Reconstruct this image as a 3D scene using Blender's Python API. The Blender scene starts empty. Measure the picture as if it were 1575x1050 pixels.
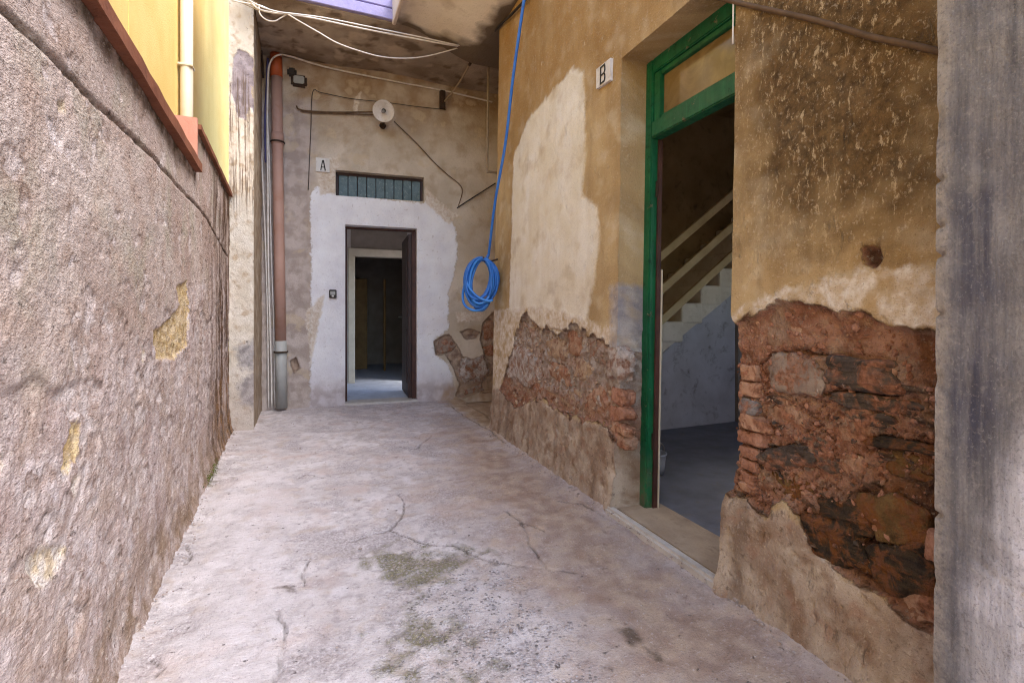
import bpy, bmesh, math, random
import numpy as np
from mathutils import Vector, Matrix

# ------------------------------------------------------------------ camera, light, exposure
scene = bpy.context.scene
C = scene.collection
FPX, CX, HZ, YAW, CAMH = 764.0, 787.5, 482.0, math.radians(22.9), 1.10   # lens in photo pixels
cam_d = bpy.data.cameras.new('camera'); cam = bpy.data.objects.new('camera', cam_d); C.objects.link(cam)
cam.location = (0, 0, CAMH); cam.rotation_euler = (math.radians(90), 0, -YAW)
cam_d.sensor_width = 36; cam_d.lens = FPX/1575*36; cam_d.shift_y = -(525-HZ)/1575
cam_d.clip_start = 0.02; cam_d.clip_end = 500
scene.camera = cam

SUN_EL, SUN_AZ = math.radians(56), math.radians(138)      # azimuth clockwise from +Y
world = bpy.data.worlds.new('World'); scene.world = world; world.use_nodes = True
wn = world.node_tree; wn.nodes.clear()
sky = wn.nodes.new('ShaderNodeTexSky'); sky.sky_type = 'NISHITA'; sky.sun_disc = False
sky.sun_elevation = SUN_EL; sky.sun_rotation = SUN_AZ; sky.air_density = 1.0; sky.dust_density = 1.4; sky.ozone_density = 1.0
bg = wn.nodes.new('ShaderNodeBackground'); bg.inputs[1].default_value = 0.15
wo = wn.nodes.new('ShaderNodeOutputWorld')
wn.links.new(sky.outputs[0], bg.inputs[0]); wn.links.new(bg.outputs[0], wo.inputs[0])
sun_d = bpy.data.lights.new('sun', 'SUN'); sun_d.energy = 1.0; sun_d.angle = math.radians(35); sun_d.color = (1, .96, .91)
sun = bpy.data.objects.new('sun', sun_d); C.objects.link(sun)
sdir = Vector((math.sin(SUN_AZ)*math.cos(SUN_EL), math.cos(SUN_AZ)*math.cos(SUN_EL), math.sin(SUN_EL)))
sun.rotation_euler = sdir.to_track_quat('Z', 'Y').to_euler(); sun.location = (0, -3, 9)
vs = scene.view_settings; vs.view_transform = 'Standard'; vs.look = 'None'; vs.gamma = 1.0; vs.exposure = 2.18
vs.use_curve_mapping = False
scene.cycles.max_bounces = 6; scene.cycles.diffuse_bounces = 5; scene.cycles.glossy_bounces = 2; scene.cycles.use_denoising = True
scene.cycles.denoising_prefilter = 'NONE'; scene.cycles.filter_width = 1.15
scene.cycles.use_adaptive_sampling = True; scene.cycles.adaptive_threshold = 0.015

# ------------------------------------------------------------------ pixel -> place helpers
FW = np.array([math.sin(YAW), math.cos(YAW), 0]); RT = np.array([math.cos(YAW), -math.sin(YAW), 0]); UP = np.array([0, 0, 1.0])
EYE = np.array([0, 0, CAMH])
def ray(u, v): return FW + RT*(u-CX)/FPX + UP*(HZ-v)/FPX
class Plane:
    """wall frame: point = O + S*s + U*z ; N faces the alley"""
    def __init__(self, O, S, U, N):
        self.O, self.S, self.U = (np.array(a, float) for a in (O, S, U)); n = np.array(N, float); self.N = n/np.linalg.norm(n)
    def sz(self, u, v):
        A = np.stack([self.S, self.U, -ray(u, v)], 1)
        s, z, t = np.linalg.solve(A, EYE-self.O); return s, z
    def at(self, u, v, off=0.0):
        O2 = self.O + self.N*off
        s, z, t = np.linalg.solve(np.stack([self.S, self.U, -ray(u, v)], 1), EYE-O2)
        return tuple(O2 + self.S*s + self.U*z)
    def pt(self, s, z, off=0.0): return tuple(self.O + self.S*s + self.U*z + self.N*off)
    def poly(self, pts): return np.array([self.sz(u, v) for u, v in pts])
GROUND = Plane((0, 0, 0), (1, 0, 0), (0, 1, 0), (0, 0, 1))
RW = Plane((1.505, 0, 0), (.035, 1, 0), (.02, 0, 1), (-1, .035, .02))        # right house wall, s = Y
FWALL = Plane((0, 6.30, 0), (1, -.08, 0), (0, 0, 1), (-.08, -1, 0))          # far house wall, s = X
LW = Plane((-.49, 0, 0), (-.026, 1, 0), (0, 0, 1), (1, .026, 0))             # left boundary wall, s = Y
def at_depth_plane(u, v, axis, val):
    r = ray(u, v); t = (val-EYE[axis])/r[axis]; return tuple(EYE + r*t)

# ------------------------------------------------------------------ numpy noise
def _hash(ix, iy, seed):
    h = (ix.astype(np.int64)*374761393 + iy.astype(np.int64)*668265263 + seed*974711) & 0xffffffff
    h = ((h ^ (h >> 13))*1274126177) & 0xffffffff
    return (h ^ (h >> 16)) & 0xffffffff
def perlin(x, y, seed=0):
    ix, iy = np.floor(x), np.floor(y); fx, fy = x-ix, y-iy
    def g(a, b):
        t = _hash(ix+a, iy+b, seed)/4294967296.0*2*np.pi
        return np.cos(t)*(fx-a) + np.sin(t)*(fy-b)
    ux = fx*fx*fx*(fx*(fx*6-15)+10); uy = fy*fy*fy*(fy*(fy*6-15)+10)
    a = g(0, 0)*(1-ux)+g(1, 0)*ux; b = g(0, 1)*(1-ux)+g(1, 1)*ux
    return (a*(1-uy)+b*uy)*1.45
def fbm(x, y, scale, octv=4, seed=0, gain=.5):
    t = 0; a = 1; n = 0
    for o in range(octv):
        t = t + a*perlin(x*scale+13.7*o, y*scale-7.3*o, seed+o*17); n += a; a *= gain; scale *= 2.03
    return t/n
def cells(x, y, scale, seed=0):
    """voronoi F1, F2 distance"""
    x = x*scale; y = y*scale; ix, iy = np.floor(x), np.floor(y)
    f1 = np.full(x.shape, 9.); f2 = f1.copy(); idv = np.zeros(x.shape)
    for a in (-1, 0, 1):
        for b in (-1, 0, 1):
            h = _hash(ix+a, iy+b, seed); px = ix+a+(h & 0xffff)/65536.; py = iy+b+((h >> 16) & 0xffff)/65536.
            d = np.hypot(px-x, py-y); m = d < f1
            f2 = np.where(m, f1, np.minimum(f2, d)); f1 = np.where(m, d, f1); idv = np.where(m, (h % 1000)/1000., idv)
    return f1, f2, idv
def sstep(a, b, x):
    t = np.clip((x-a)/(b-a), 0, 1); return t*t*(3-2*t)
def sdf(x, y, poly):
    """signed distance to polygon, positive inside"""
    d = np.full(x.shape, 1e9); ins = np.zeros(x.shape, bool); n = len(poly)
    for i in range(n):
        ax, ay = poly[i]; bx, by = poly[(i+1) % n]; ex, ey = bx-ax, by-ay
        t = np.clip(((x-ax)*ex+(y-ay)*ey)/(ex*ex+ey*ey+1e-12), 0, 1)
        d = np.minimum(d, np.hypot(x-ax-t*ex, y-ay-t*ey))
        c = ((ay > y) != (by > y)); xx = ax + (y-ay)*ex/(ey if abs(ey) > 1e-12 else 1e-12)
        ins ^= c & (x < xx)
    return np.where(ins, d, -d)
def dline(x, y, pts):
    d = np.full(x.shape, 1e9)
    for (ax, ay), (bx, by) in zip(pts[:-1], pts[1:]):
        ex, ey = bx-ax, by-ay; t = np.clip(((x-ax)*ex+(y-ay)*ey)/(ex*ex+ey*ey+1e-12), 0, 1)
        d = np.minimum(d, np.hypot(x-ax-t*ex, y-ay-t*ey))
    return d

# ------------------------------------------------------------------ object helpers
def tag(o, label=None, cat=None, group=None, kind=None):
    for k, v in (('label', label), ('category', cat), ('group', group), ('kind', kind)):
        if v: o[k] = v
    return o
def empty(name, loc, label, cat, group=None):
    o = bpy.data.objects.new(name, None); C.objects.link(o); o.location = loc; o.empty_display_size = .1
    return tag(o, label, cat, group)
def link(name, me, mat=None, parent=None):
    o = bpy.data.objects.new(name, me); C.objects.link(o)
    if mat is not None and not me.materials: me.materials.append(mat)
    if parent is not None:
        o.parent = parent
        w = Matrix.Identity(4); q = parent; chain = []
        while q: chain.append(q); q = q.parent
        for q in reversed(chain):
            w = w @ q.matrix_parent_inverse @ Matrix.LocRotScale(q.location, q.rotation_euler, q.scale)
        o.matrix_parent_inverse = w.inverted()
    return o
def mesh_np(name, co, quads, attrs=None, smooth=True):
    me = bpy.data.meshes.new(name); nv, nf = len(co), len(quads)
    me.vertices.add(nv); me.vertices.foreach_set('co', np.ascontiguousarray(co, np.float32).ravel())
    me.loops.add(nf*4); me.loops.foreach_set('vertex_index', np.ascontiguousarray(quads, np.int32).ravel())
    me.polygons.add(nf); me.polygons.foreach_set('loop_start', np.arange(0, nf*4, 4, dtype=np.int32))
    me.polygons.foreach_set('use_smooth', np.full(nf, smooth))
    me.update(calc_edges=True)
    for k, a in (attrs or {}).items():
        at = me.attributes.new(k, 'FLOAT', 'POINT'); at.data.foreach_set('value', np.ascontiguousarray(a, np.float32))
    return me
def axis_steps(breaks):
    """breaks: [(value, step-until-next), ..., (last, None)]"""
    out = []
    for (a, st), (b, _) in zip(breaks[:-1], breaks[1:]):
        n = max(1, int(round((b-a)/st))); out.append(np.linspace(a, b, n, endpoint=False))
    out.append(np.array([breaks[-1][0]])); return np.concatenate(out)
# medium sized mottling carried by the sheets: (frequency along s, along z, octaves, seed)
CHANNELS = [(1.7, 1.7, 5, 201), (3.5, 3.5, 5, 223), (7, 7, 4, 247), (13, 13, 3, 271), (22, 22, 2, 293), (9, 9, 4, 311), (5, 5, 5, 337), (9, 1.3, 4, 353)]
def sheet(name, pl, ss, zs, fn, mat, parent=None, holes=(), thick=.3, sheared=None, nseed=0):
    """displaced wall sheet with real openings and returns; fn(s, z) -> displacement, attrs"""
    Sg, Zg = np.meshgrid(ss, zs); s, z = Sg.ravel(), Zg.ravel(); n, m = len(ss), len(zs)
    d, attrs = fn(s, z)
    ds = sheared(s, z) if sheared else 0.0
    co = pl.O + (s+ds)[:, None]*pl.S + z[:, None]*pl.U + d[:, None]*pl.N
    i = np.arange(n-1); j = np.arange(m-1); I, J = np.meshgrid(i, j); v0 = (J*n+I)
    keep = np.ones(v0.shape, bool); cs = (ss[:-1]+ss[1:])/2; cz = (zs[:-1]+zs[1:])/2
    for (a, b, c, e) in holes:
        keep &= ~(((cs > a) & (cs < b))[None, :] & ((cz > c) & (cz < e))[:, None])
    q = np.stack([v0, v0+1, v0+n+1, v0+n], -1)[keep]
    flip = np.dot(np.cross(pl.S, pl.U), pl.N) < 0
    if flip: q = q[:, ::-1]
    # returns on every open edge
    e = np.concatenate([q[:, [0, 1]], q[:, [1, 2]], q[:, [2, 3]], q[:, [3, 0]]])
    key = np.sort(e, 1); kk = key[:, 0]*(n*m+1)+key[:, 1]
    u, ind, cnt = np.unique(kk, return_index=True, return_counts=True); be = e[ind[cnt == 1]]
    if thick:
        vid = np.unique(be); K = max(2, int(thick/.03)); mp = np.zeros(n*m, int); mp[vid] = np.arange(len(vid))
        base = len(co); layers = [co[vid]]
        for k in range(1, K+1): layers.append(co[vid]-pl.N*((thick+d[vid])*k/K)[:, None])
        L = len(vid); sq = []
        for k in range(K):
            a, b = base+k*L+mp[be[:, 0]], base+k*L+mp[be[:, 1]]; sq.append(np.stack([b, a, a+L, b+L], 1))
        co = np.concatenate([co]+layers); q = np.concatenate([q]+sq)
        attrs = {k: np.concatenate([a]+[a[vid]]*(K+1)) for k, a in attrs.items()}
    sN, zN = s, z
    if thick:
        sN = np.concatenate([s]+[s[vid]+.7*thick*k/K for k in range(K+1)]); zN = np.concatenate([z]+[z[vid]+.5*thick*k/K for k in range(K+1)])
    for i_, (sx, sy, oc, sd) in enumerate(CHANNELS): attrs['n%d' % i_] = .5+.48*fbm(sN*sx, zN*sy, 1.0, oc, sd+nseed, .55)
    used = np.unique(q); remap = np.zeros(len(co), int); remap[used] = np.arange(len(used))
    me = mesh_np(name, co[used], remap[q], {k: a[used] for k, a in attrs.items()})
    return link(name, me, mat, parent)
def box(name, lo, hi, mat, parent=None, bev=.004, rot=None, segs=1, noise=0.0, cuts=0, seed=0):
    bm = bmesh.new(); bmesh.ops.create_cube(bm, size=1)
    c = [(a+b)/2 for a, b in zip(lo, hi)]; d = [abs(b-a) for a, b in zip(lo, hi)]
    for v in bm.verts: v.co = Vector((v.co.x*d[0], v.co.y*d[1], v.co.z*d[2]))
    if bev: bmesh.ops.bevel(bm, geom=bm.edges[:], offset=min(bev, min(d)*.4), segments=segs, affect='EDGES', profile=.5)
    if cuts: bmesh.ops.subdivide_edges(bm, edges=bm.edges[:], cuts=cuts, use_grid_fill=True)
    if noise:
        r = random.Random(seed)
        for v in bm.verts: v.co += Vector((r.uniform(-1, 1), r.uniform(-1, 1), r.uniform(-1, 1)))*noise
    if rot is not None: bmesh.ops.transform(bm, matrix=rot.to_4x4(), verts=bm.verts)
    for v in bm.verts: v.co += Vector(c)
    me = bpy.data.meshes.new(name); bm.to_mesh(me); bm.free()
    return link(name, me, mat, parent)
def catmull(pts, n=8):
    P = [Vector(p) for p in pts]; P = [P[0]*2-P[1]]+P+[P[-1]*2-P[-2]]; out = []
    for i in range(1, len(P)-2):
        a, b, c, d = P[i-1:i+3]
        for k in range(n):
            t = k/n; out.append(.5*((2*b)+(c-a)*t+(2*a-5*b+4*c-d)*t*t+(3*b-a-3*c+d)*t**3))
    out.append(P[-2]); return out
def tube_bm(bm, pts, r, sides=8, closed=False):
    pts = [Vector(p) for p in pts]; n = len(pts); rings = []; ref = None
    rad = r if hasattr(r, '__len__') else [r]*n
    for i, p in enumerate(pts):
        t = (pts[(i+1) % n]-pts[i-1]) if closed else (pts[min(i+1, n-1)]-pts[max(i-1, 0)])
        t.normalize()
        if ref is None:
            ref = t.orthogonal().normalized()
        ref = (ref-t*ref.dot(t))
        ref = ref.normalized() if ref.length > 1e-6 else t.orthogonal().normalized()
        b = t.cross(ref)
        rings.append([bm.verts.new(p+(ref*math.cos(2*math.pi*k/sides)+b*math.sin(2*math.pi*k/sides))*rad[i]) for k in range(sides)])
    for i in range(n if closed else n-1):
        A, B = rings[i], rings[(i+1) % n]
        for k in range(sides): bm.faces.new((A[k], A[(k+1) % sides], B[(k+1) % sides], B[k])).smooth = True
    if not closed: bm.faces.new(rings[0][::-1]); bm.faces.new(rings[-1])
def tube(name, pts, r, mat, parent=None, sides=8, smooth=8, closed=False):
    bm = bmesh.new(); p = catmull(pts, smooth) if smooth else pts
    tube_bm(bm, p, r, sides, closed)
    me = bpy.data.meshes.new(name); bm.to_mesh(me); bm.free(); return link(name, me, mat, parent)
def lathe(name, prof, mat, parent=None, loc=(0, 0, 0), axis=None, segs=32):
    bm = bmesh.new(); rings = []
    for r, h in prof: rings.append([bm.verts.new((r*math.cos(2*math.pi*k/segs), r*math.sin(2*math.pi*k/segs), h)) for k in range(segs)])
    for A, B in zip(rings[:-1], rings[1:]):
        for k in range(segs): bm.faces.new((A[k], A[(k+1) % segs], B[(k+1) % segs], B[k])).smooth = True
    if axis is not None: bmesh.ops.transform(bm, matrix=Vector(axis).to_track_quat('Z', 'Y').to_matrix().to_4x4(), verts=bm.verts)
    for v in bm.verts: v.co += Vector(loc)
    me = bpy.data.meshes.new(name); bm.to_mesh(me); bm.free(); return link(name, me, mat, parent)
from mathutils import noise as mn
def rock(name, pl, uv, mat, parent, depth=.07, out=.01, tilt=0.0, box_e=3.2, rough=.08, seed=0, n=7, strata=0.0):
    """uneven stone filling the pixel rectangle uv=(u0,v0,u1,v1) on wall plane pl, standing 'out' proud of it"""
    u0, v0, u1, v1 = uv; uc, vc = (u0+u1)/2, (v0+v1)/2
    s, z = pl.sz(uc, vc); s0 = pl.sz(u0, vc)[0]; s1 = pl.sz(u1, vc)[0]; z0 = pl.sz(uc, v1)[1]; z1 = pl.sz(uc, v0)[1]
    hw, hh = abs(s1-s0)/2, abs(z1-z0)/2
    S = Vector(pl.S).normalized(); N = Vector(pl.N); U = N.cross(S); U = U if U.z > 0 else -U
    S, U = S*math.cos(tilt)+U*math.sin(tilt), U*math.cos(tilt)-S*math.sin(tilt)
    bm = bmesh.new(); bmesh.ops.create_cube(bm, size=2); bmesh.ops.subdivide_edges(bm, edges=bm.edges[:], cuts=n, use_grid_fill=True)
    off = Vector((seed*3.17, seed*1.9, seed*.7)); ctr = Vector(pl.pt(s, z)) - N*(depth-out)
    for v in bm.verts:
        c = v.co; k = (abs(c.x)**box_e+abs(c.y)**box_e+abs(c.z)**box_e)**(1/box_e); c = c/k
        p = Vector((c.x*hw, c.y*hh, c.z*depth))*16+off
        ch = mn.voronoi(p*.9)[0]; chip = (ch[1]-ch[0])                        # facets
        an = math.atan2(c.y, c.x); ol = 1+.26*mn.noise(Vector((math.cos(an)*1.3, math.sin(an)*1.3, seed*1.7)))+.10*mn.noise(Vector((math.cos(an)*3.4, math.sin(an)*3.4, seed*2.3)))
        f = 1+rough*(1.3*mn.noise(p*.45)+.9*mn.noise(p*1.1)+.5*mn.noise(p*2.6)) - rough*.7*max(0, .5-chip)*1.6
        sl = mn.noise(Vector((c.x*hw*6, c.y*hh*70, seed)))*strata
        ss = hw*c.x*f*ol + .008*mn.noise(p*.8+Vector((9, 0, 0)))
        zz = hh*c.y*f*ol + .008*mn.noise(p*.8+Vector((0, 9, 0)))
        v.co = ctr + S*ss + U*zz + N*(depth*c.z*f + sl + .006*mn.noise(p*1.7))
    for f in bm.faces: f.smooth = True
    bmesh.ops.recalc_face_normals(bm, faces=bm.faces)
    me = bpy.data.meshes.new(name); bm.to_mesh(me); bm.free(); me.set_sharp_from_angle(angle=math.radians(24)); return link(name, me, mat, parent)

# ------------------------------------------------------------------ material helpers
def lin(h):
    if not isinstance(h, str): return tuple(h)+(1,)
    c = [int(h[i:i+2], 16)/255 for i in (0, 2, 4)]
    return tuple((x/12.92 if x <= .04045 else ((x+.055)/1.055)**2.4) for x in c)+(1,)
class Mat:
    def __init__(self, name, rough=.9, spec=.25):
        self.m = bpy.data.materials.new(name); self.m.use_nodes = True; self.nt = self.m.node_tree; self.N = self.nt.nodes
        self.N.clear(); self.out = self.N.new('ShaderNodeOutputMaterial'); self.b = self.N.new('ShaderNodeBsdfPrincipled')
        self.nt.links.new(self.b.outputs[0], self.out.inputs[0])
        self.b.inputs['Roughness'].default_value = rough; self.b.inputs['Specular IOR Level'].default_value = spec
        self.tc = self.N.new('ShaderNodeTexCoord').outputs['Object']; self.memo = {}
    def set(self, sock, v):
        if isinstance(v, bpy.types.NodeSocket): self.nt.links.new(v, sock)
        elif isinstance(v, str): sock.default_value = lin(v)
        elif isinstance(v, (tuple, list)) and len(v) == 3 and sock.type == 'RGBA': sock.default_value = tuple(v)+(1,)
        else: sock.default_value = v
    def vec(self, scale=(1, 1, 1), loc=(0, 0, 0), rot=(0, 0, 0)):
        n = self.N.new('ShaderNodeMapping'); self.nt.links.new(self.tc, n.inputs[0])
        n.inputs['Scale'].default_value = scale; n.inputs['Location'].default_value = loc; n.inputs['Rotation'].default_value = rot
        return n.outputs[0]
    def n(self, i): return self.attr('n%d' % i)
    def noise(self, scale, detail=5, rough=.55, dist=0.0, vec=None):
        key = (scale, detail, rough, dist, id(vec) if vec is not None else 0)
        if key not in self.memo: self.memo[key] = (self._noise(scale, detail, rough, dist, vec), vec)
        return self.memo[key][0]
    def _noise(self, scale, detail, rough, dist, vec):
        n = self.N.new('ShaderNodeTexNoise'); self.nt.links.new(vec or self.tc, n.inputs['Vector'])
        n.inputs['Scale'].default_value = scale; n.inputs['Detail'].default_value = detail
        n.inputs['Roughness'].default_value = rough; n.inputs['Distortion'].default_value = dist
        return n.outputs[0]
    def voro(self, scale, feat='F1', vec=None, out=0, rnd=1.0):
        n = self.N.new('ShaderNodeTexVoronoi'); n.feature = feat; self.nt.links.new(vec or self.tc, n.inputs['Vector'])
        n.inputs['Scale'].default_value = scale; n.inputs['Randomness'].default_value = rnd; return n.outputs[out]
    def math(self, op, a, b=0.0, clamp=False):
        n = self.N.new('ShaderNodeMath'); n.operation = op; n.use_clamp = clamp; self.set(n.inputs[0], a); self.set(n.inputs[1], b); return n.outputs[0]
    def rng(self, x, a, b, c=0.0, d=1.0, smooth=False):
        n = self.N.new('ShaderNodeMapRange'); n.clamp = True
        if smooth: n.interpolation_type = 'SMOOTHSTEP'
        for i, v in enumerate((x, a, b, c, d)): self.set(n.inputs[i], v)
        return n.outputs[0]
    def mix(self, f, a, b, mode='MIX'):
        n = self.N.new('ShaderNodeMix'); n.data_type = 'RGBA'; n.blend_type = mode
        self.set(n.inputs[0], f); self.set(n.inputs[6], a); self.set(n.inputs[7], b); return n.outputs[2]
    def attr(self, name):
        if ('a', name) in self.memo: return self.memo['a', name]
        self.memo['a', name] = r = self._attr(name); return r
    def _attr(self, name):
        n = self.N.new('ShaderNodeAttribute'); n.attribute_name = name; return n.outputs['Fac']
    def layer(self, name, amp=.02, scale=18, w=.006, detail=6):
        """mask of a mapped patch: its distance field frayed by fine noise"""
        a = self.math('ADD', self.attr(name), self.math('MULTIPLY', self.math('SUBTRACT', self.noise(scale, detail, .6), .5), amp*2))
        return self.rng(a, -w, w)
    def bump(self, *terms, dist=.01, strength=1.0):
        h = None
        for k, t in terms:
            t = self.math('MULTIPLY', t, k); h = t if h is None else self.math('ADD', h, t)
        n = self.N.new('ShaderNodeBump'); n.inputs['Distance'].default_value = dist; n.inputs['Strength'].default_value = strength
        self.set(n.inputs['Height'], h); self.nt.links.new(n.outputs[0], self.b.inputs['Normal'])
    def col(self, c): self.set(self.b.inputs['Base Color'], c); return self
    def rough(self, r): self.set(self.b.inputs['Roughness'], r); return self
def simple(name, c1, c2=None, scale=12, rough=.7, spec=.3, bump=0.0, bscale=80, metal=0.0, grime=None):
    m = Mat(name, rough, spec); c2 = c2 or c1
    c = m.mix(m.rng(m.noise(scale, 6, .6), .35, .65), c1, c2)
    if grime: c = m.mix(m.rng(m.noise(scale*2.7, 7, .65, .4), .55, .75, 0, .8), c, grime)
    m.col(c); m.b.inputs['Metallic'].default_value = metal
    if bump: m.bump((1, m.noise(bscale, 5, .6)), dist=bump)
    return m.m

# ---- wall of the right house
def mat_right():
    m = Mat('ochre_render_right', .92, .15)
    fa, fb, fc = m.noise(30, 6, .7, .12), m.noise(80, 4, .65), m.noise(200, 2, .6); n = m.n
    c = m.mix(m.rng(n(0), .35, .65), 'AC8D60', 'C6AB80')
    c = m.mix(m.rng(n(7), .45, .7, 0, .5), c, '9A7E58')
    c = m.mix(m.rng(n(2), .52, .72, 0, .5), c, 'D6C6AA')
    c = m.mix(m.rng(n(6), .52, .68, 0, .5), c, 'A58B66')
    c = m.mix(m.math('MULTIPLY', m.attr('high'), m.rng(n(1), .3, .6, .35, .75)), c, '9E7339')          # warm stain, with shade under the balcony put into the colour
    sc = m.math('MULTIPLY', m.rng(m.noise(26, 6, .75, 1.2, m.vec((1, 1, .35))), .60, .67, 0, .8), m.rng(n(1), .44, .58))
    c = m.mix(sc, c, 'DCC4A0')
    mo = m.math('ADD', m.attr('mould'), m.math('MULTIPLY', m.math('SUBTRACT', m.math('ADD', m.math('MULTIPLY', n(5), .6), m.math('MULTIPLY', fa, .4)), .5), .75))
    mc = m.mix(m.rng(fa, .38, .62), '33210F', '6E5434'); mc = m.mix(m.rng(m.noise(48, 6, .78, .4, m.vec((1, 1, .45))), .56, .62, 0, .85), mc, 'C2AD8C')
    c = m.mix(m.rng(mo, -.18, .16, 0, .88), c, mc)
    cm = m.math('ADD', m.attr('cream'), m.math('MULTIPLY', m.math('SUBTRACT', fa, .5), .05)); cm = m.math('MULTIPLY', m.rng(cm, -.022, .03, 0, 1, True), m.rng(n(6), .25, .48, .5, 1))
    cc = m.mix(m.rng(n(1), .35, .68), 'E6DAC4', 'F1E9DC'); cc = m.mix(m.rng(n(7), .5, .75, 0, .35), cc, 'D0BC9C')
    c = m.mix(cm, c, cc)
    lm = m.layer('lime', .03, 30, .012); lm = m.math('MULTIPLY', lm, m.rng(n(5), .32, .52, .15, 1))
    lc = m.mix(m.rng(fa, .4, .62), 'CDB79A', 'E6DCD0'); lc = m.mix(m.rng(n(3), .55, .7, 0, .8), lc, 'B99A6C')
    c = m.mix(lm, c, lc)
    c = m.mix(m.math('MULTIPLY', m.layer('grey', .03, 30, .02), m.rng(n(2), .3, .5, .4, .9)), c, m.mix(m.rng(n(3), .4, .65), '8F8C92', 'BDB4AE'))
    rm = m.layer('skirt', .03, 30, .012)
    rc = m.mix(m.rng(n(6), .35, .65), '9E8672', 'C4B29E'); rc = m.mix(m.rng(n(5), .52, .70, 0, .7), rc, '84644C')
    rc = m.mix(m.rng(n(7), .50, .70, 0, .6), rc, '7A6656'); rc = m.mix(m.rng(fa, .57, .68, 0, .65), rc, '5E4B3D'); rc = m.mix(m.rng(fa, .30, .40, .5, 0), rc, 'D2C3B2'); rc = m.mix(m.rng(n(3), .58, .70, 0, .35), rc, 'A4765C')
    c = m.mix(rm, c, rc)
    em = m.layer('er', .012, 30, .003)
    ec = m.mix(m.rng(n(6), .35, .65), 'A37058', 'C2957C'); ec = m.mix(m.rng(n(3), .52, .70, 0, .7), ec, '7C543F')
    ec = m.mix(m.rng(n(5), .52, .64, 0, .75), ec, 'B79A84'); ec = m.mix(m.rng(fa, .54, .66, 0, .7), ec, 'C29E80'); ec = m.mix(m.rng(fb, .58, .68, 0, .6), ec, '54331F')
    ec = m.mix(m.rng(m.attr('slate'), .06, .14, 0, .85), ec, m.mix(m.rng(m.noise(1, 5, .65, .2, m.vec((8, 8, 60))), .4, .6), '3A312B', '75685C'))
    ec = m.mix(m.math('MULTIPLY', m.attr('damp_shade'), .80), ec, m.mix(m.rng(n(3), .4, .6), '2C1B10', '7A4A1C'))
    ec = m.mix(m.math('MULTIPLY', m.attr('grimy'), m.rng(n(2), .30, .55, .4, .95)), ec, m.mix(m.rng(n(4), .4, .6), 'A08C7E', 'C6B9AE'))
    c = m.mix(em, c, ec)
    ed = m.math('SUBTRACT', 1, m.rng(m.math('ABSOLUTE', m.attr('er')), 0, .010))
    c = m.mix(m.math('MULTIPLY', ed, m.rng(n(3), .4, .6, 0, .8)), c, '5B3D28')
    c = m.mix(m.rng(fc, .60, .72, 0, .5), c, '6A4E33'); c = m.mix(m.rng(fb, .58, .70, 0, .30), c, 'E8D8C0')
    m.col(c)
    m.bump((.55, fb), (.35, fc), (.45, fa), (1.8, m.math('MULTIPLY', em, fa)), (1.2, m.math('MULTIPLY', em, fb)), (.35, cm), (.3, lm), (.4, sc), dist=.011)
    return m.m
def mat_far():
    m = Mat('ochre_render_far', .92, .15); n = m.n
    fa, fb = m.noise(30, 6, .7, .12), m.noise(75, 4, .65)
    c = m.mix(m.rng(n(0), .38, .62), 'BFB09C', 'D4C6B4'); c = m.mix(m.rng(n(6), .5, .68, 0, .6), c, 'AC967C')
    c = m.mix(m.math('MULTIPLY', m.attr('high'), m.rng(n(1), .32, .6, .25, .9)), c, '96795A')
    c = m.mix(m.math('MULTIPLY', m.layer('grey', .10, 5, .06), .9), c, m.mix(m.rng(n(2), .4, .6), 'A6968C', 'C2B3AA'))
    c = m.mix(m.rng(n(1), .60, .66, 0, .55), c, 'C9B496')
    wm = m.layer('white', .04, 30, .010)
    wc = m.mix(m.rng(n(1), .35, .7), 'F0EEEE', 'E2DEE0'); wc = m.mix(m.attr('foot'), wc, m.mix(m.rng(n(5), .4, .6), 'B6A9A6', 'CFC6C6')); wc = m.mix(m.rng(n(4), .68, .74, 0, .4), wc, 'B9ADA6')
    c = m.mix(wm, c, wc)
    c = m.mix(m.math('MULTIPLY', m.layer('scrape', .03, 30, .012), .9), c, m.mix(m.rng(fa, .4, .6), 'C9B49C', 'DFD4C6'))
    em = m.layer('er', .012, 30, .004)
    ec = m.mix(m.rng(n(3), .38, .62), '8C7565', 'B8A18C'); ec = m.mix(m.rng(fa, .55, .66, 0, .7), ec, 'B9A694'); c = m.mix(em, c, ec)
    c = m.mix(m.math('MULTIPLY', m.attr('footing'), m.rng(n(2), .3, .6, .2, .9)), c, 'A98C70')
    ed = m.math('SUBTRACT', 1, m.rng(m.math('ABSOLUTE', m.attr('er')), 0, .014)); c = m.mix(m.math('MULTIPLY', ed, m.rng(n(3), .4, .6, .1, .7)), c, '5A4436')
    c = m.mix(m.rng(fb, .62, .74, 0, .45), c, '6B5236'); c = m.mix(m.rng(fa, .66, .72, 0, .7), c, 'CBB596')
    m.col(c); m.bump((.5, fb), (.8, fa), (.35, wm), (1.5, m.math('MULTIPLY', em, fa)), dist=.009)
    return m.m
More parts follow.
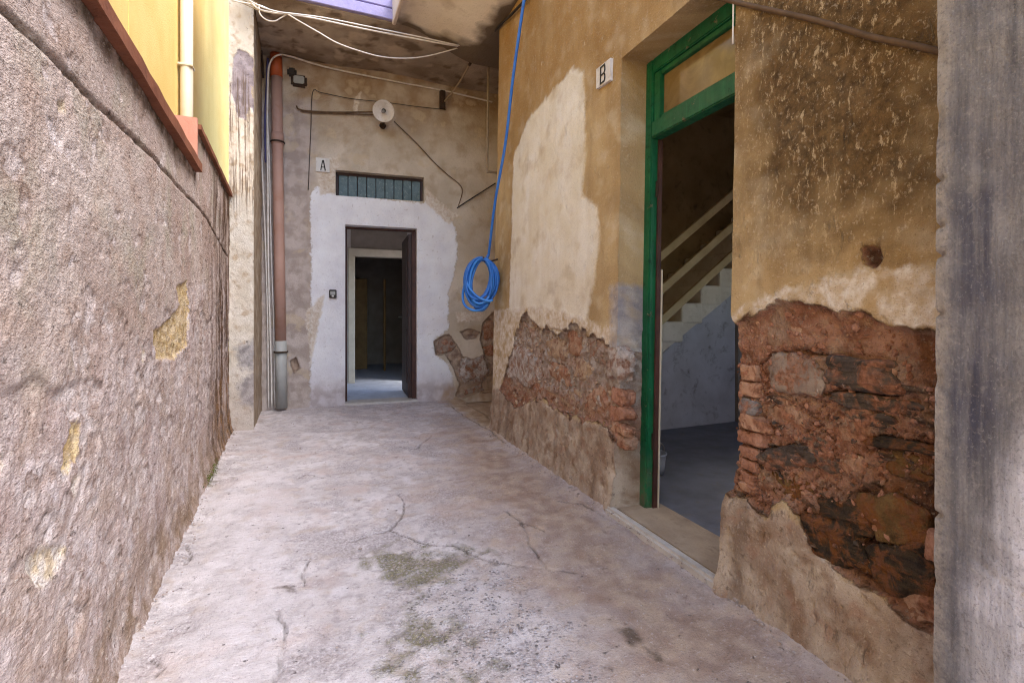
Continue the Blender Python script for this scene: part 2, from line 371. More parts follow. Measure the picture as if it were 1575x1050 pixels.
def mat_left():
    m = Mat('roughcast_left', .95, .12); n = m.n
    lv = m.vec((1, .5, 1)); fa, fb, fc = m.noise(36, 6, .70, 0, lv), m.noise(100, 4, .66, 0, lv), m.noise(230, 2, .6, 0, lv)
    c = m.mix(m.rng(n(0), .35, .65), 'B29C92', 'C6B5AC'); c = m.mix(m.rng(n(2), .48, .7, 0, .5), c, 'B29684')
    c = m.mix(m.rng(n(1), .52, .68, 0, .5), c, 'A8A28E')
    em = m.rng(m.math('ADD', m.attr('er'), m.math('MULTIPLY', m.math('SUBTRACT', fa, .5), .10)), -.10, .10)
    ec = m.mix(m.rng(n(6), .36, .64), 'B7A29C', 'D0C1BE'); ec = m.mix(m.rng(n(3), .54, .68, 0, .6), ec, 'A69086')
    ec = m.mix(m.rng(n(5), .58, .70, 0, .6), ec, 'DCD3D6'); ec = m.mix(m.rng(n(1), .45, .62, 0, .5), ec, 'B9A290')
    c = m.mix(em, c, ec)
    fk = m.layer('flake', .02, 36, .010); c = m.mix(m.math('MULTIPLY', fk, m.rng(n(5), .3, .6, .4, .9)), c, m.mix(m.rng(n(3), .34, .58), 'B09A90', 'D6C9C6'))
    fe = m.math('SUBTRACT', 1, m.rng(m.math('ABSOLUTE', m.attr('flake')), 0, .012)); c = m.mix(m.math('MULTIPLY', fe, m.rng(n(2), .45, .6, 0, .6)), c, '7A6152')
    c = m.mix(m.math('MULTIPLY', m.attr('low'), m.rng(n(2), .35, .62, .2, .9)), c, '8C7560')
    c = m.mix(m.math('MULTIPLY', m.attr('streak'), m.rng(n(7), .40, .60)), c, m.mix(m.rng(n(2), .4, .6), '6A4E38', '4A372B'))
    c = m.mix(m.math('MULTIPLY', m.attr('orange'), m.rng(n(5), .42, .64, 0, .45)), c, 'A9793F')
    ym = m.layer('ochre', .04, 34, .006); c = m.mix(m.math('MULTIPLY', ym, m.rng(fa, .35, .6, .6, 1)), c, m.mix(m.rng(n(4), .4, .62), 'C6A874', 'D8C196'))
    wl = m.layer('chalk', .02, 34, .008); c = m.mix(m.math('MULTIPLY', wl, .85), c, m.mix(m.rng(n(4), .4, .6), 'D3BFA0', 'E0D6CC'))
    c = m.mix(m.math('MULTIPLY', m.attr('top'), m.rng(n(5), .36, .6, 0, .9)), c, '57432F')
    pit = m.rng(fa, .635, .68); c = m.mix(m.math('MULTIPLY', pit, .6), c, '66503F'); c = m.mix(m.rng(fa, .30, .38, .35, 0), c, 'DCCBBC')
    c = m.mix(m.rng(fc, .58, .68, 0, .6), c, '7A5F4C'); c = m.mix(m.rng(fb, .58, .68, 0, .5), c, 'E0D3C8'); c = m.mix(m.rng(fb, .32, .42, .6, 0), c, '6E5442')
    m.col(c); m.bump((1.1, fb), (.8, fa), (.6, fc), (-1.2, pit), (-.25, ym), dist=.0065)
    return m.m
def mat_ground():
    m = Mat('worn_concrete', .9, .2); n = m.n
    fa, fb, fc = m.noise(28, 6, .72, .1), m.noise(80, 4, .68), m.noise(200, 2, .6)
    c = m.mix(m.rng(n(0), .35, .65), 'C2B8B6', 'D7CECD'); c = m.mix(m.rng(n(6), .48, .66, 0, .5), c, 'A99D9A'); c = m.mix(m.rng(n(5), .55, .66, 0, .5), c, 'B3A08F'); c = m.mix(m.rng(n(3), .54, .72, 0, .3), c, '8E8485'); c = m.mix(m.rng(n(4), .58, .70, 0, .45), c, '948A8A')
    c = m.mix(m.rng(n(1), .53, .66, 0, .45), c, 'BFA89F'); c = m.mix(m.rng(n(2), .58, .70, 0, .6), c, 'D6CFD1')
    wn_ = m.rng(m.math('ADD', m.attr('worn'), m.math('MULTIPLY', m.math('SUBTRACT', fa, .5), .10)), -.02, .02); c = m.mix(m.math('MULTIPLY', wn_, m.rng(n(2), .3, .6, .3, .8)), c, m.mix(m.rng(fb, .38, .62), '8F8584', 'C2B8B8'))
    sm = m.layer('strip', .10, 28, .06); br = m.noise(1, 5, .65, .3, m.vec((10, 85, 1), rot=(0, 0, .06)))
    c = m.mix(m.math('MULTIPLY', sm, m.rng(n(6), .32, .6, .75, .25)), c, m.mix(m.rng(br, .36, .64), 'C9BDBB', 'DDD4D4'))
    dm = m.math('MULTIPLY', m.rng(m.math('ADD', m.attr('dirt'), m.math('MULTIPLY', m.math('SUBTRACT', n(1), .5), .6)), -.26, .30), .80)
    c = m.mix(dm, c, m.mix(m.rng(n(5), .38, .64), '9E8068', 'C0A68C'))
    tm = m.rng(m.math('ADD', m.attr('tan'), m.math('MULTIPLY', m.math('SUBTRACT', n(6), .5), .2)), -.05, .1)
    c = m.mix(m.math('MULTIPLY', tm, .85), c, m.mix(m.rng(n(2), .4, .62), 'A98761', 'BFA27F'))
    am = m.rng(m.math('ADD', m.attr('aggr'), m.math('MULTIPLY', m.math('SUBTRACT', n(2), .5), .5)), -.05, .14)
    peb = m.voro(80); pc = m.mix(m.rng(m.voro(80, out=1), .2, .8), '66625F', 'CFC8CA')
    agg = m.math('MULTIPLY', am, m.math('MULTIPLY', m.rng(peb, .50, .34), m.rng(n(4), .40, .52))); c = m.mix(m.math('MULTIPLY', agg, .8), c, pc)
    mo = m.rng(m.math('ADD', m.attr('moss'), m.math('MULTIPLY', m.math('SUBTRACT', m.math('ADD', m.math('MULTIPLY', n(2), .5), m.math('MULTIPLY', n(3), .5)), .5), .75)), -.02, .10)
    mo = m.math('MULTIPLY', mo, m.rng(fb, .40, .54, .15, 1)); c = m.mix(m.math('MULTIPLY', mo, .8), c, m.mix(m.rng(fb, .4, .6), '5E5A30', '8A8258'))
    pit = m.rng(fa, .645, .69); c = m.mix(m.math('MULTIPLY', pit, .75), c, '675A54')
    spot = m.layer('spot', .03, 28, .012); c = m.mix(m.math('MULTIPLY', spot, .75), c, '574839')
    ck = m.math('SUBTRACT', 1, m.rng(m.attr('crack'), .001, .0105)); c = m.mix(m.math('MULTIPLY', ck, m.rng(n(2), .38, .54, .1, .8)), c, '52473C')
    c = m.mix(m.rng(fc, .60, .70, 0, .4), c, '75696A'); c = m.mix(m.rng(fb, .60, .70, 0, .5), c, 'E2D9D9'); c = m.mix(m.rng(fb, .30, .40, .5, 0), c, '807372')
    m.col(c)
    m.bump((.8, fb), (.5, fc), (-1.1, pit), (.4, fa), (.5, m.math('MULTIPLY', sm, br)), (.6, m.math('MULTIPLY', agg, m.math('SUBTRACT', 1, peb))), (.8, m.math('MULTIPLY', mo, fb)), (-.5, ck), dist=.008)
    return m.m
def mat_pier():
    m = Mat('painted_pier', .9, .2); n = m.n; fa, fb = m.noise(38, 6, .72, .6), m.noise(85, 4, .66)
    c = m.mix(m.rng(n(6), .36, .66), 'CFC2B0', 'DED4C6'); c = m.mix(m.rng(n(3), .54, .7, 0, .7), c, 'B29A7E')
    gm = m.layer('grey', .022, 38, .008); c = m.mix(gm, c, m.mix(m.rng(n(3), .4, .65), '8E8285', 'A79B9E'))
    st = m.math('MULTIPLY', m.attr('drip'), m.rng(m.noise(1, 5, .62, .1, m.vec((60, 60, 1.2))), .50, .60)); c = m.mix(m.math('MULTIPLY', st, .85), c, '6F5B47')
    c = m.mix(m.math('MULTIPLY', m.layer('lowgrey', .05, 38, .03), .8), c, m.mix(m.rng(n(3), .4, .6), '6F6B70', 'A9A3A4'))
    c = m.mix(m.math('MULTIPLY', m.attr('foot'), .5), c, 'AFA09A')
    c = m.mix(m.math('MULTIPLY', m.attr('side'), m.rng(n(6), .3, .55, .4, .9)), c, m.mix(m.rng(n(5), .4, .6), '8E7860', 'A9947C'))
    pt = m.rng(fa, .64, .68); c = m.mix(m.math('MULTIPLY', pt, .8), c, '6E5A48')
    m.col(c); m.bump((.6, fb), (.9, fa), (-.7, gm), (-.8, pt), (-.5, st), dist=.008); return m.m
def mat_granite():
    m = Mat('granite_pillar', .85, .25); n = m.n; fa, fb = m.noise(40, 6, .72, .1), m.noise(150, 3, .65)
    run = m.noise(1, 6, .66, .15, m.vec((38, 38, 2.2)))
    c = m.mix(m.rng(n(6), .38, .62), '747072', '8C8785'); c = m.mix(m.rng(run, .44, .66, 0, .75), c, '545257'); c = m.mix(m.rng(run, .30, .46, .4, 0), c, 'A09891')
    c = m.mix(m.math('MULTIPLY', m.attr('stain'), m.rng(run, .30, .58, .35, .95)), c, '474653')
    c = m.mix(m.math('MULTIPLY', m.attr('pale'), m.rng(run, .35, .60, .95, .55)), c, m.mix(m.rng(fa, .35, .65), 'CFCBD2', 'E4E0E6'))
    c = m.mix(m.math('MULTIPLY', m.attr('lip'), m.rng(fa, .35, .6, .3, .9)), c, 'A9A097')
    c = m.mix(m.rng(fa, .56, .70, 0, .22), c, 'BFB5AA'); c = m.mix(m.rng(fa, .30, .42, .35, 0), c, '4A474B'); c = m.mix(m.rng(fb, .56, .66, 0, .45), c, '5A5658'); c = m.mix(m.rng(fb, .32, .42, .2, 0), c, 'C6BEB8')
    m.col(c); m.bump((.9, fa), (.5, fb), (.5, run), dist=.006); return m.m
def mat_soffit(dark):
    m = Mat('soffit_dark' if dark else 'soffit_pale', .92, .15); n = m.n; fb = m.noise(60, 4, .65)
    if dark:
        c = m.mix(m.rng(n(0), .38, .60), '8E7C6A', 'BCAC9A'); c = m.mix(m.rng(n(1), .54, .62, 0, .85), c, 'C9B6A0')
        c = m.mix(m.rng(n(6), .55, .66, 0, .8), c, '6C5843'); c = m.mix(m.math('MULTIPLY', m.attr('soot'), .45), c, '655240')
    else:
        c = m.mix(m.rng(n(0), .36, .64), 'DACBB8', 'E6DACA'); c = m.mix(m.rng(n(6), .56, .7, 0, .4), c, 'A9937B')
        s = m.rng(m.math('ADD', m.attr('soot'), m.math('MULTIPLY', m.math('SUBTRACT', n(1), .5), .35)), -.05, .07); c = m.mix(m.math('MULTIPLY', s, .9), c, '4F3C2A')
    c = m.mix(m.rng(fb, .6, .7, 0, .3), c, '6B5742')
    m.col(c); m.bump((.6, fb), (.9, m.noise(14, 4, .6)), dist=.009); return m.m
def mat_yellow():
    m = Mat('yellow_stucco', .9, .2)
    c = m.mix(m.rng(m.noise(2, 4, .6), .36, .64), 'E0C072', 'E6C97E'); c = m.mix(m.rng(m.noise(1, 4, .6, .1, m.vec((7, 7, .7))), .55, .72, 0, .35), c, 'D2B262')
    m.col(c); m.bump((1, m.noise(120, 2, .6)), dist=.004); return m.m
def mat_stone(name, a, b, dark, fleck=None, fl=(.62, .68), layered=False, rough=.85, dust=None):
    m = Mat(name, rough, .25)
    v = m.vec((6, 6, 42)) if layered else m.vec((14, 14, 14))
    c = m.mix(m.rng(m.noise(1, 7, .62, .5, v), .36, .64), a, b); c = m.mix(m.rng(m.noise(22, 7, .68), .52, .68, 0, .8), c, dark)
    if fleck: c = m.mix(m.rng(m.noise(30, 7, .72, .6, m.vec((1, 1, .5))), fl[0], fl[1], 0, .85), c, fleck)
    if dust: c = m.mix(m.rng(m.noise(15, 6, .66, .6), .47, .57, 0, .9), c, m.mix(m.rng(m.noise(60, 5, .66), .4, .6), dust, '7C5038'))
    m.col(c); m.bump((1.5, m.noise(1, 6, .65, .4, v)), (.9, m.noise(60, 5, .68)), dist=.012); return m.m
def mat_green():
    m = Mat('green_gloss_paint', .45, .45)
    c = m.mix(m.rng(m.noise(3, 4, .6), .36, .66), '0A4E2F', '10663D'); br = m.noise(1, 4, .6, .1, m.vec((70, 70, 3)))
    c = m.mix(m.rng(br, .5, .7, 0, .4), c, '187848'); c = m.mix(m.rng(m.noise(7, 5, .6), .54, .7, 0, .6), c, '0A4428')
    n = m.noise(22, 6, .74, .1); c = m.mix(m.rng(n, .60, .64, 0, .85), c, '0A3A24'); ch = m.rng(m.noise(15, 7, .74, .1), .635, .65); c = m.mix(ch, c, m.mix(m.rng(n, .4, .6), '9A8A6E', '5E4A36'))
    geo = m.N.new('ShaderNodeNewGeometry'); z = m.N.new('ShaderNodeSeparateXYZ'); m.nt.links.new(geo.outputs['Position'], z.inputs[0])
    c = m.mix(m.math('MULTIPLY', m.rng(z.outputs[2], .35, .0), m.rng(n, .42, .6, .1, .8)), c, '6E6150')
    m.col(c); m.bump((.6, br), (.6, n), (-1.2, ch), dist=.002); m.rough(m.rng(n, .35, .65, .35, .65)); return m.m
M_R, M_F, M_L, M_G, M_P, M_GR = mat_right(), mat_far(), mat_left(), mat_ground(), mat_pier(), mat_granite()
M_SD, M_SP, M_Y, M_GREEN = mat_soffit(True), mat_soffit(False), mat_yellow(), mat_green()
ST_DARK = mat_stone('slate_dark', '453B34', '685B50', '28201A', 'B3A79C', layered=True, dust='A8755A')
ST_WET = mat_stone('slate_damp', '2A2119', '4A3B28', '15100B', 'A58E6A', (.68, .72), True, .6, dust='7A4A1C')
ST_OLIVE = mat_stone('stone_olive', '5E4628', '7A5F3A', '2E2012', 'A08056', dust='7A4A1C')
ST_GREY = mat_stone('stone_grey', '8A776A', 'A3907F', '64503F', 'C4B6AA', dust='A8755A')
ST_TAN = mat_stone('stone_tan', 'A88B70', 'BFA68B', '7C6250', 'D9CCBD', dust='A88B78')
ST_ORANGE = mat_stone('stone_orange', 'A07A60', 'B8957C', '70523C', 'CFB69C', dust='A8755A')
ST_LIME = mat_stone('stone_limed', 'A3958A', 'BFB2A8', '75675E', 'D8D0CA', (.55, .66), dust='A88B78')
BRICK = mat_stone('old_brick', 'A5735A', 'BA8C74', '7C523E', 'CFB6A2', (.64, .70), dust='A8755A')
BRICK_P = mat_stone('old_brick_pale', 'B08466', 'C49B7E', '86604A', 'D8C4B0', (.60, .68), dust='A8755A')
BRICK_G = mat_stone('old_brick_grey', '7E7571', '97908B', '574E4A', 'C2BCB8', dust='A8755A')
M_SALMON = simple('salmon_paint', 'C58E7A', 'BA826E', 5, .85, .2, .003, 60)
M_COPE = simple('coping_brown', '8F5B42', '7A4B37', 6, .85, .2, .004, 50, grime='5A3A2A')
M_WPIPE = simple('cream_pipe', 'DCCFB4', 'CFC0A2', 4, .5, .4)
M_OPIPE = simple('terracotta_pipe', 'BA9585', 'AE8878', 2, .55, .35, .001, 30, grime='A5765F')
M_OPIPE2 = simple('orange_pipe', 'B4572C', 'A04C28', 3, .5, .4)
M_GPIPE = simple('grey_pipe', 'AAA9A4', '989893', 3, .5, .4, grime='857F78')
M_CABLE = simple('white_cable', 'E6DFD6', 'D6CCC0', 20, .6, .3)
M_CABLE2 = simple('dusty_cable', 'A39077', '8F7C64', 20, .7, .3)
M_BLKC = simple('black_cable', '2A2420', '3A322C', 20, .7, .3)
M_BRC = simple('rusty_conduit', '6A523C', '57432F', 20, .8, .3)
M_VIOC = simple('violet_cable', '6A6490', '5A5580', 10, .6, .3)
M_RUST = simple('rusty_iron', '4A382C', '33261D', 25, .8, .3, .002, 90)
M_HOSE = simple('blue_hose', '1E62B4', '2A70C0', 9, .4, .5, grime='3C5A80')
M_HOSE2 = simple('blue_hose_light', '3B86D2', '2A74C8', 9, .35, .5)
M_SIGN = simple('sign_white', 'D9D4CE', 'CFC8BF', 8, .5, .4, grime='B8AA96')
M_INK = simple('sign_ink', '26241F', None, 5, .6, .3)
M_ENAMEL = simple('lamp_enamel', 'D8D0C8', 'C9BFB4', 12, .35, .5, grime='9C8A74')
M_LAMPIN = simple('lamp_socket', '3A342F', None, 8, .6, .3)
M_BULB = simple('bulb_glass', '7E7A74', None, 8, .2, .6)
M_TEAL = simple('teal_board', '55686D', '66797D', 14, .6, .35, .003, 60, grime='98A3A3')
M_DKWOOD = simple('dark_brown_wood', '2F1C18', '3D2620', 6, .55, .4, .002, 50)
M_FRAMEW = simple('dark_red_frame', '3E2620', '54342B', 8, .6, .35, .002, 50)
M_CHROME = simple('handle_metal', 'A9A39A', None, 8, .3, .5, metal=.9)
M_PALEFR = simple('pale_frame', 'D6CDBB', 'C6BCA8', 6, .7, .3, .002, 40)
M_HALLW = simple('hall_plaster', 'CBC6C2', 'BAB5B0', 4, .9, .2, .004, 40)
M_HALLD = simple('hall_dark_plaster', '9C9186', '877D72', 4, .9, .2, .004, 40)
M_HALLF = simple('hall_floor_cement', 'C4CAD6', 'B2B8C4', 5, .6, .35, .003, 50, grime='8F939C')
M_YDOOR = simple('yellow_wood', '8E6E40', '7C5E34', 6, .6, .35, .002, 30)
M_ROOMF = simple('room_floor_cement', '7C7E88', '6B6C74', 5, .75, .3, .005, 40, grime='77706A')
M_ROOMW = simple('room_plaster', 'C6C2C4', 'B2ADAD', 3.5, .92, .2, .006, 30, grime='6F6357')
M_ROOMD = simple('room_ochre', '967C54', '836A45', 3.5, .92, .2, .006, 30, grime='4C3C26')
M_STEP = simple('step_white', 'E0D6C4', 'D2C6B0', 5, .8, .3, .004, 40, grime='B5A588')
M_RAIL = simple('rail_wood', 'C6B288', 'B29C72', 6, .6, .35, .002, 40)
M_THR = simple('threshold_stone', 'B9A48C', 'A5907A', 7, .7, .3, .004, 50, grime='86705C')
M_THRW = simple('threshold_marble', 'CFC8C0', 'BDB4AA', 7, .5, .4, .003, 50, grime='9A8D80')
M_VIOLET = simple('violet_fascia', '8D83AC', '9C93B4', 4, .7, .3, .003, 40, grime='7A718F')
M_PINKW = simple('pale_eaves', 'D6C6B8', 'C9B7A8', 5, .8, .3)
M_BUCKET = simple('bucket_plastic', 'B6BAC6', 'A4A9B8', 6, .5, .4, grime='7F8492')
M_UPPER = simple('upper_render', 'B59A74', 'A58A64', 2, .9, .2)
mg = Mat('dust_reflect_glass', .12, .6); mg.col(mg.mix(mg.rng(mg.noise(7, 6, .6, .8), .4, .65), '6E5836', '87704A')); M_GLASS = mg.m  # brown of the reflected wall and of dust, put into the base colour
M_MOSS = simple('moss_green', '5C6A1E', '47521A', 60, .95, .1)
# ================================================================== GROUND
def ground_fn(x, y):
    P = GROUND.poly
    d = .010*fbm(x, y, 1.1, 3, 5) + .005*fbm(x, y, 5, 4, 6) + .0022*fbm(x, y, 22, 3, 9)
    at = {}
    wob = .02*fbm(x, y, 6, 3, 31)
    def pl(px): return [tuple(GROUND.sz(u, v)) for u, v in px]
    xw, yw = x+.018*fbm(x, y, 9, 3, 41), y+.018*fbm(x, y, 9, 3, 43)
    cracks = [[(540, 832), (572, 820), (600, 812), (622, 822), (660, 835), (700, 838), (745, 858), (790, 868), (840, 872), (885, 880)],
              [(600, 812), (618, 795), (622, 770), (612, 760)], [(560, 690), (590, 682), (640, 690), (665, 668)],
              [(690, 622), (712, 637), (745, 657), (775, 682)], [(780, 785), (800, 800), (838, 815)], [(838, 870), (820, 840), (800, 800)],
              [(420, 1050), (432, 1010), (440, 975), (428, 940)], [(455, 735), (470, 728), (500, 735)], [(283, 870), (292, 855), (288, 838)],
              [(470, 900), (465, 880), (478, 860)], [(860, 770), (900, 778), (940, 800)], [(235, 1010), (250, 1025), (240, 1040)]]
    ck = np.full(x.shape, 9.)
    for c in cracks: ck = np.minimum(ck, dline(xw, yw, pl(c)))
    at['crack'] = np.minimum(ck, 1)
    d = d - .010*(1-sstep(.0, .014, ck))
    st = sdf(x, y, P([(285, 1080), (300, 900), (335, 770), (380, 720), (452, 725), (448, 820), (440, 930), (425, 1080)])) + wob
    at['strip'] = st; d = d + .006*sstep(-.02, .02, st)
    wr = .20*(fbm(x, y, 2.6, 5, 421, .6)-.12); wr2 = .10*(fbm(x, y, 8, 4, 425, .6)-.26); wr = np.where(st > 0, np.minimum(wr, -.02), wr)
    at['worn'] = np.maximum(wr, wr2); d = d - .0045*sstep(-.004, .006, at['worn'])*(1+.5*fbm(x, y, 40, 2, 423))
    at['dirt'] = np.maximum(sdf(x, y, P([(690, 640), (760, 660), (950, 785), (1120, 910), (1500, 1150), (930, 1150), (880, 980), (790, 860), (690, 740)]))*1.0, -.4)
    at['tan'] = sdf(x, y, P([(680, 618), (700, 605), (770, 600), (775, 690), (745, 660)]))
    at['aggr'] = np.maximum(sdf(x, y, P([(560, 1100), (600, 930), (560, 850), (640, 820), (760, 850), (860, 930), (960, 1100)])), -.5)
    mo = np.maximum.reduce([sdf(x, y, P(q)) for q in ([(560, 850), (600, 838), (740, 845), (720, 880), (640, 905), (570, 885)],
        [(600, 1080), (608, 980), (640, 940), (695, 955), (680, 1000), (700, 1080)], [(640, 1060), (700, 1000), (760, 1020), (740, 1060)], [(315, 745), (330, 715), (340, 718), (328, 748)])])
    at['moss'] = np.maximum(mo, -.6)
    d = d + .004*sstep(0, .03, mo)*fbm(x, y, 30, 3, 77)
    at['spot'] = np.maximum.reduce([sdf(x, y, P(q)) for q in ([(950, 968), (975, 962), (988, 985), (970, 992)], [(988, 992), (1008, 1000), (1030, 1018), (1010, 1015)],
        [(425, 905), (450, 900), (455, 912)], [(765, 640), (780, 655), (772, 662)])])
    # cement fillet where walls stand on the ground
    rx = x-(1.505+.035*y); lx = -(x+.49+.026*y)
    d = d + .035*np.exp(-np.abs(np.minimum(rx, 0))/.07)*(y < 4.5)*(y > .5)*(1-sstep(.0, .05, np.minimum(y-1.45, 2.35-y)+.03)) + .02*np.exp(-np.abs(np.minimum(lx, 0))/.05)*(1+fbm(x, y, 8, 3, 12))*(y < 5.4)
    far = (np.abs(x-.6) > 3) | (y < -1) | (y > 8)
    d = np.where(far, 0, d); d = np.where((rx > .16) | (y > 6.45), -.06, d)
    return d, at
gx = axis_steps([(-60, 15), (-1.2, .06), (-.75, .011), (1.75, .03), (2.6, 4), (60, None)])
gy = axis_steps([(-60, 15), (0, .12), (.75, .009), (3.2, .014), (6.5, .3), (8, 13), (60, None)])
ground = sheet('ground', GROUND, gx, gy, ground_fn, M_G, thick=0)
tag(ground, 'worn pale concrete ground of the alley', None, kind='structure')

# ================================================================== RIGHT HOUSE
DY0, DY1, DZ = 1.487, 2.305, 2.515
houseR = empty('house', (1.7, 2.4, 0), 'weathered ochre house on the right with green framed doorway and crumbling wall base', 'house')
def right_fn(s, z):
    P = RW.poly
    n1 = .035*fbm(s, z, 7, 4, 3); n2 = .02*fbm(s, z, 16, 4, 4)
    er_far = sdf(s, z, P([(797, 497), (812, 482), (830, 503), (858, 514), (880, 500), (905, 508), (935, 530), (952, 540), (990, 556), (990, 705), (950, 690), (935, 655), (900, 645), (870, 640), (830, 612), (795, 628), (768, 600), (785, 545)]))
    er_near = sdf(s, z, P([(1090, 505), (1150, 487), (1195, 464), (1250, 468), (1290, 478), (1330, 480), (1370, 495), (1410, 503), (1470, 525), (1470, 985), (1400, 955), (1350, 912), (1300, 885), (1260, 848), (1232, 805), (1205, 772), (1180, 795), (1150, 768), (1090, 745)]))
    er = np.maximum(er_far+n1*.9+.03*fbm(s, z, 11, 3, 207), er_near) + n1*.7+n2*.9 + .006*fbm(s, z, 45, 3, 5)
    at = {'er': er}
    e = sstep(0, .010, er); near = (s < 1.9)
    d = .004*fbm(s, z, 2.5, 3, 8)*2 + .0022*fbm(s, z, 14, 3, 10)
    f1, f2, idv = cells(s+.02*fbm(s, z, 12, 2, 51), (z+.02*fbm(s, z, 12, 2, 52))*1.6, 8.5, 7)
    rub = .020*sstep(.02, .35, f2-f1)*(idv-.35) + .016*fbm(s, z, 13, 5, 61, .6) + .006*fbm(s, z, 45, 3, 63)
    d = d + e*(-.026 + rub)
    g1, g2, gid = cells(s, z, 34, 17); h1, h2, hid = cells(s, z, 70, 19)
    d = d + e*(.009*(gid-.4)*sstep(.02, .25, g2-g1) + .0045*(hid-.4)*sstep(.02, .3, h2-h1))
    tilt = z+.25*(1.47-s)*sstep(1.0, .35, z)                                     # bedding dips to the near end
    lay = fbm(s*.22, tilt, 26, 4, 71, .6); rid = 1-np.abs(lay)*2.2
    d = d + e*near*(.014*lay - .018*sstep(.86, 1.0, rid)*sstep(1.0, .85, z))
    at['slate'] = np.where(near, lay*1.0-.10+.25*fbm(s, z, 3.2, 3, 75), -1)*sstep(1.02, .85, z)
    for ln, dp, wd in (([(1160, 560), (1180, 548), (1215, 541), (1262, 548)], .03, .008), ([(1256, 606), (1320, 606), (1376, 604)], .045, .007), ([(1250, 845), (1300, 872), (1350, 896), (1392, 915)], .045, .008),
                       ([(1165, 690), (1205, 688), (1245, 718)], .03, .007), ([(1335, 674), (1380, 680), (1438, 690)], .03, .006), ([(1228, 795), (1290, 808), (1350, 842), (1440, 890)], .03, .008), ([(1310, 760), (1345, 752)], .025, .008),
                       ([(800, 560), (830, 556), (862, 562)], .02, .008), ([(890, 520), (892, 560), (900, 590)], .02, .008), ([(845, 505), (880, 512)], .02, .007)):
        gl = dline(s+.01*fbm(s, z, 20, 3, 21), z+.01*fbm(s, z, 20, 3, 22), P(ln)); d = d - dp*(1-sstep(wd*.3, wd*1.4, gl))
    cream = sdf(s, z, P([(783, 490), (790, 240), (812, 185), (850, 140), (882, 104), (898, 112), (900, 240), (896, 300), (918, 318), (924, 360), (916, 430), (900, 510), (860, 514), (800, 490)])) + n2*.9+n1*.6
    at['cream'] = cream; d = d + .004*sstep(-.01, .01, cream)*(1-e)
    lime = np.maximum.reduce([sdf(s, z, P([(752, 478), (800, 474), (840, 470), (940, 505), (990, 520), (990, 575), (960, 560), (930, 540), (900, 520), (860, 520), (800, 500), (815, 545), (830, 578), (800, 592), (775, 580), (768, 640), (752, 640)])),
        sdf(s, z, P([(1090, 500), (1150, 470), (1200, 446), (1262, 430), (1340, 412), (1470, 418), (1470, 540), (1330, 492), (1195, 475), (1090, 515)]))]) + n1*.8 + n2
    at['lime'] = lime
    d = d + .003*sstep(-.01, .01, lime)*(1-e)
    at['grey'] = sdf(s, z, P([(938, 440), (990, 430), (990, 580), (940, 560)])) + n1*.4
    skirt = np.maximum(sdf(s, z, P([(745, 600), (775, 596), (795, 626), (830, 612), (870, 640), (905, 648), (935, 655), (955, 690), (1000, 700), (1000, 860), (745, 720)])),
                       sdf(s, z, P([(1080, 762), (1150, 768), (1180, 797), (1205, 776), (1235, 810), (1300, 886), (1360, 916), (1470, 980), (1470, 1400), (1080, 1000)]))) + n1*.5
    at['skirt'] = skirt; k = sstep(-.01, .03, skirt)
    d = d + k*(1-e)*(.016*fbm(s, z, 8, 5, 81, .6) + .006 - .010*sstep(.25, .5, fbm(s, z, 14, 3, 82)))
    d = d + .05*np.exp(-np.maximum(z, 0)/.13)*(1+.5*fbm(s, z, 6, 3, 83))*np.where(near, 1.0, .7)
    at['high'] = sstep(1.9, 3.4, z)*np.where(near, .3, 1.0)
    at['mould'] = np.where(near, sdf(s, z, P([(1110, -600), (1128, 60), (1150, 240), (1180, 350), (1300, 350), (1380, 350), (1500, 320), (1500, -600)])), -.35)
    at['mould'] = np.maximum(at['mould'], np.where(z > DZ-.02, (z-2.60)*.5-.9*np.maximum(s-1.7, 0), -1))
    at['damp_shade'] = sstep(-.05, .07, np.maximum(sdf(s, z, P([(1215, 785), (1330, 735), (1470, 700), (1470, 980), (1340, 900), (1260, 850)])), sdf(s, z, P([(1400, 520), (1470, 520), (1470, 900), (1400, 900)]))*.5)+n1)*near  # damp foot plus shade at the right edge, both put into the colour
    at['grimy'] = np.where(near, 0.0, sstep(.05, .3, z-.35))
    # chipped hole
    hole = sdf(s, z, P([(1325, 378), (1352, 378), (1356, 400), (1345, 415), (1330, 408)])) + n2*.3
    d = d - .02*sstep(-.004, .008, hole); at['damp_shade'] = np.maximum(at['damp_shade'], sstep(-.004, .01, hole)); at['er'] = np.maximum(at['er'], hole)  # same colour mask also darkens the hollow
    return d, at
def right_shear(s, z):
    w = np.exp(-np.abs(s-DY0)/.05)*(s <= DY0+1e-6)
    w2 = np.exp(-np.abs(s-DY1)/.04)*(s >= DY1-1e-6)
    prof = np.interp(z, [0, .1, .3, .42, .5, .62, 1.0, 1.06, 1.1, 4], [.02, .02, .03, .005, -.022, -.028, -.026, -.012, 0, 0])
    return w*(prof + .014*fbm(s*0, z, 9, 4, 91)*(z < 1.1)) + w2*(.022*np.maximum(fbm(s*0+3, z, 9, 4, 95), -.2)*(z < 1.05)*(z > .3))
ry = axis_steps([(-.6, .05), (.70, .0055), (DY0, .02), (DY1, .0095), (4.412, None)])
rz = axis_steps([(-.06, .009), (1.25, .012), (DZ, .016), (3.9, None)])
wallR = sheet('wall', RW, ry, rz, right_fn, M_R, houseR, [(DY0, DY1, -.1, DZ)], .22, right_shear)

